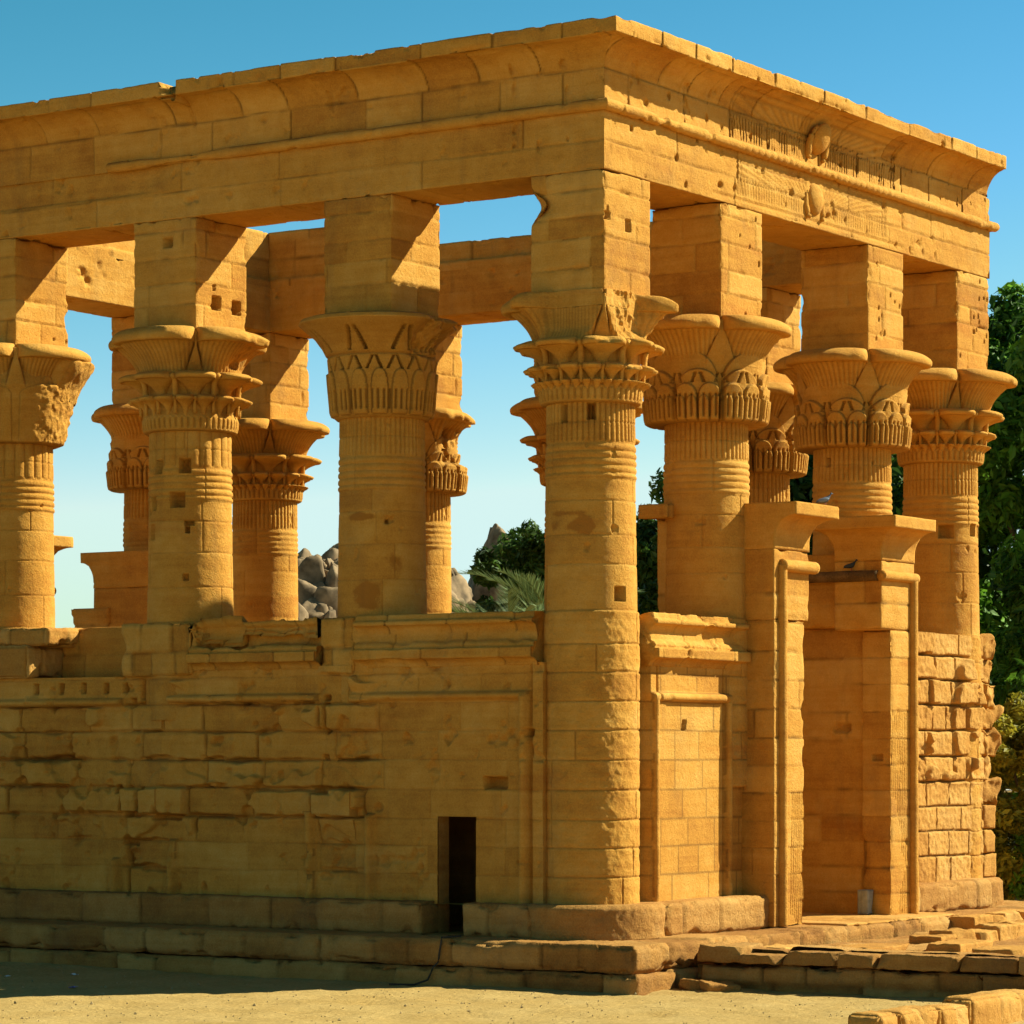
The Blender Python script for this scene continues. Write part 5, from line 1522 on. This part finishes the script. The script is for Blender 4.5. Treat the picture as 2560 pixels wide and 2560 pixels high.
tree("shrub", 21.2, 1.9, -2.3, 0.9, 1.0, "low dark green shrub below the yellow-green one at the right edge", "shrub", LEAF_MID, 24, 6000, 0.07, 808, clump=0.32)

def palm(x, y, zc, seed, label, n=18, L=2.3):
    rng = np.random.RandomState(seed); zb = gz(x, y)
    root = empty("palm_tree", (x, y, zb)); tag(root, label, "palm", None)
    ac = Acc(); p = dens([(x, y, zb - 0.2), (x, y, zc)], 0.12)
    tube(ac, p, 0.16 + 0.02 * (np.arange(len(p)) % 2), 10); ac.obj("trunk", BARK, root)
    for k in range(n):
        az = 2 * PI * k / n + rng.uniform(-0.2, 0.2); el = rng.uniform(0.35, 1.35); ln = L * rng.uniform(0.8, 1.1)
        t = np.linspace(0, 1, 26)
        ang = el - 1.1 * t ** 1.6
        dr = np.cumsum(np.cos(ang)) / 26 * ln; dz_ = np.cumsum(np.sin(ang)) / 26 * ln
        pts = np.stack([x + dr * math.cos(az), y + dr * math.sin(az), zc + dz_], 1)
        a_ = Acc(); tube(a_, pts, np.linspace(0.022, 0.005, 26), 5, tone=0.8)
        T = np.gradient(pts, axis=0); T /= np.linalg.norm(T, axis=1, keepdims=True)
        side = np.array([-math.sin(az), math.cos(az), 0])
        V = []; tn = []
        for j in range(4, 26):
            for s_ in (-1, 1):
                for h_ in (0, 0.5):
                    p0 = pts[j] - T[j] * ln / 26 * h_
                    up = np.cross(side * s_, T[j]) * s_
                    dirv = side * s_ * 0.62 + T[j] * 0.72 + np.array([0, 0, 1.0]) * 0.22 + rng.normal(size=3) * 0.06
                    dirv /= np.linalg.norm(dirv); ll = 0.46 * math.sin(PI * min(1, 0.18 + 0.8 * (j - 3) / 24)) + 0.08
                    wv = np.cross(dirv, np.array([0, 0, 1.0])); wv /= max(np.linalg.norm(wv), 1e-6); wv = wv * 0.4 + T[j] * 0.9; wv *= 0.019
                    V += [p0 - wv, p0 + wv, p0 + dirv * ll * 0.6 + wv * 0.8, p0 + dirv * ll]; tn += [0.5 + 0.4 * rng.uniform(-1, 1)] * 4
        a_.add(np.array(V), np.arange(len(V)).reshape(-1, 4), tone=np.array(tn))
        a_.obj("frond", LEAF_PALM, root, smooth=False)
palm(15.87, 12.3, 2.1, 901, "young date palm with arching fronds behind the wall, nearer the middle")
palm(17.6, 12.4, 2.5, 902, "young date palm partly hidden by the corner column", 16, 2.5)
palm(14.2, 13.6, 1.25, 903, "lowest palm, only its frond tips showing above the wall", 16, 2.0)

# white rail at the right edge
WHITE = simple_material("white_paint", (0.78, 0.78, 0.74), 0.5)
rl = empty("railing", (25.6, 4.6, GZ)); tag(rl, "thin white pipe railing at the right edge between the shrubs", "railing")
ac = Acc(); tube(ac, dens([(25.0, 5.5, -0.80), (26.4, 3.4, -0.80)], 0.2), 0.035, 8); ac.obj("rail", WHITE, rl)
for (x_, y_) in ((25.0, 5.5), (26.4, 3.4)):
    ac = Acc(); tube(ac, dens([(x_, y_, -0.80), (x_, y_, gz(x_, y_) - 0.1)], 0.3), 0.03, 8); ac.obj("post", WHITE, rl)

# ------------------------------------------------------------------ granite hill with boulders
GRAN = simple_material("granite", (0.22, 0.145, 0.082), 0.9, 0.6, 0.2, 1.6)
rng = np.random.RandomState(12)
x = np.linspace(60, 130, 80); y = np.linspace(20, 100, 80)
X, Y = np.meshgrid(x, y, indexing='ij'); P = np.stack([X.ravel(), Y.ravel(), 0 * X.ravel()], 1)
dirc = np.array([math.cos(TH), math.sin(TH)]); rt = np.array([math.sin(TH), -math.cos(TH)])
q = P[:, :2] - np.array(CAM[:2]); dep = q @ dirc; lat = q @ rt
pxs = 1463 + 8006 * lat / dep
def ridge(px): return np.interp(px, [300, 600, 700, 760, 850, 980, 1080, 1130, 1180, 1260, 1400, 1600, 1900], [1.6, 4.8, 8.4, 9.0, 9.0, 8.5, 8.3, 8.1, 6.6, 6.2, 6.1, 5.0, 0])
P[:, 2] = -6 + (ridge(pxs) + 6) * sst(132, 158, dep) * sst(215, 175, dep) + 0.8 * fbm(P, 0.12, 3, 5) + 0.35 * fbm(P, 0.9, 3, 6)
link("rocky_hill", make_mesh("rocky_hill", P, grid_quads(80, 80)), GRAN); tag(bpy.data.objects["rocky_hill"], "grey granite hill beyond the temple", kind="structure")
def boulder(x, y, z, r, seed, label, group):
    a_ = Acc(); n = 36; m = 24
    th = np.linspace(0, 2 * PI, n, endpoint=False); ph = np.linspace(-PI / 2 + .05, PI / 2 - .05, m)
    T, Ph = np.meshgrid(th, ph, indexing='ij')
    D = np.stack([np.cos(Ph) * np.cos(T), np.cos(Ph) * np.sin(T), np.sin(Ph)], -1).reshape(-1, 3)
    # joint planes cut the rock, weathering rounds it
    rg = np.random.RandomState(seed); nn = rg.normal(size=(9, 3)); nn /= np.linalg.norm(nn, axis=1, keepdims=True)
    hh = rg.uniform(0.55, 1.0, 9)
    c = np.maximum(D @ nn.T, 0.05) / hh[None]
    rr = (np.sum(c ** 26, axis=1)) ** (-1 / 26.0)
    rr = np.minimum(rr, 1.25) * (1 + 0.06 * fbm(D + seed, 2.0, 3, seed) + 0.03 * fbm(D + seed, 6, 2, seed))
    V = D * rr[:, None] * np.array(r)
    a = seed * 1.7; V = V @ np.array([[math.cos(a), -math.sin(a), 0], [math.sin(a), math.cos(a), 0], [0, 0, 1]]).T
    idx = np.arange(n * m).reshape(n, m)
    a_.add(V + np.array([x, y, z]), grid_quads(n, m, wrap=True), ngons=[idx[::-1, 0], idx[:, -1]])
    tag(a_.obj("boulder", GRAN, None, (x, y, z)), label, "boulder", group)
def at(px, d):
    r = (px - 1463.17) / 8005.86 * d
    return math.sin(TH) * (r - 0.0855) + math.cos(TH) * (d - 50), -math.cos(TH) * (r - 0.0855) + math.sin(TH) * (d - 50)
k = 0
for (pa, pb, n) in ((705, 850, 140), (1085, 1205, 120)):
    for i in range(n):
        px = rng.uniform(pa, pb); d = rng.uniform(142, 160); t = rng.uniform(0, 1)
        x_, y_ = at(px, d); s = rng.uniform(0.22, 0.52) * (1.5 if t < 0.2 else 0.9)
        z_ = float(np.interp(d, [140, 160], [2.0, 1.0])) * 0 + (-6 + (float(ridge(px)) + 6) * float(sst(132, 158, np.array(d)))) + 0.3
        boulder(x_, y_, z_, (s * rng.uniform(0.7, 1.5), s * rng.uniform(0.7, 1.3), s * rng.uniform(0.8, 2.0)), 1000 + k, "grey granite boulder heaped on the far hill between the columns", "granite boulders on the far hill"); k += 1
x_, y_ = at(1248, 164)
boulder(x_, y_, 7.0, (2.0, 1.8, 5.0), 1107, "tall rounded grey boulder standing behind the acacia", None)
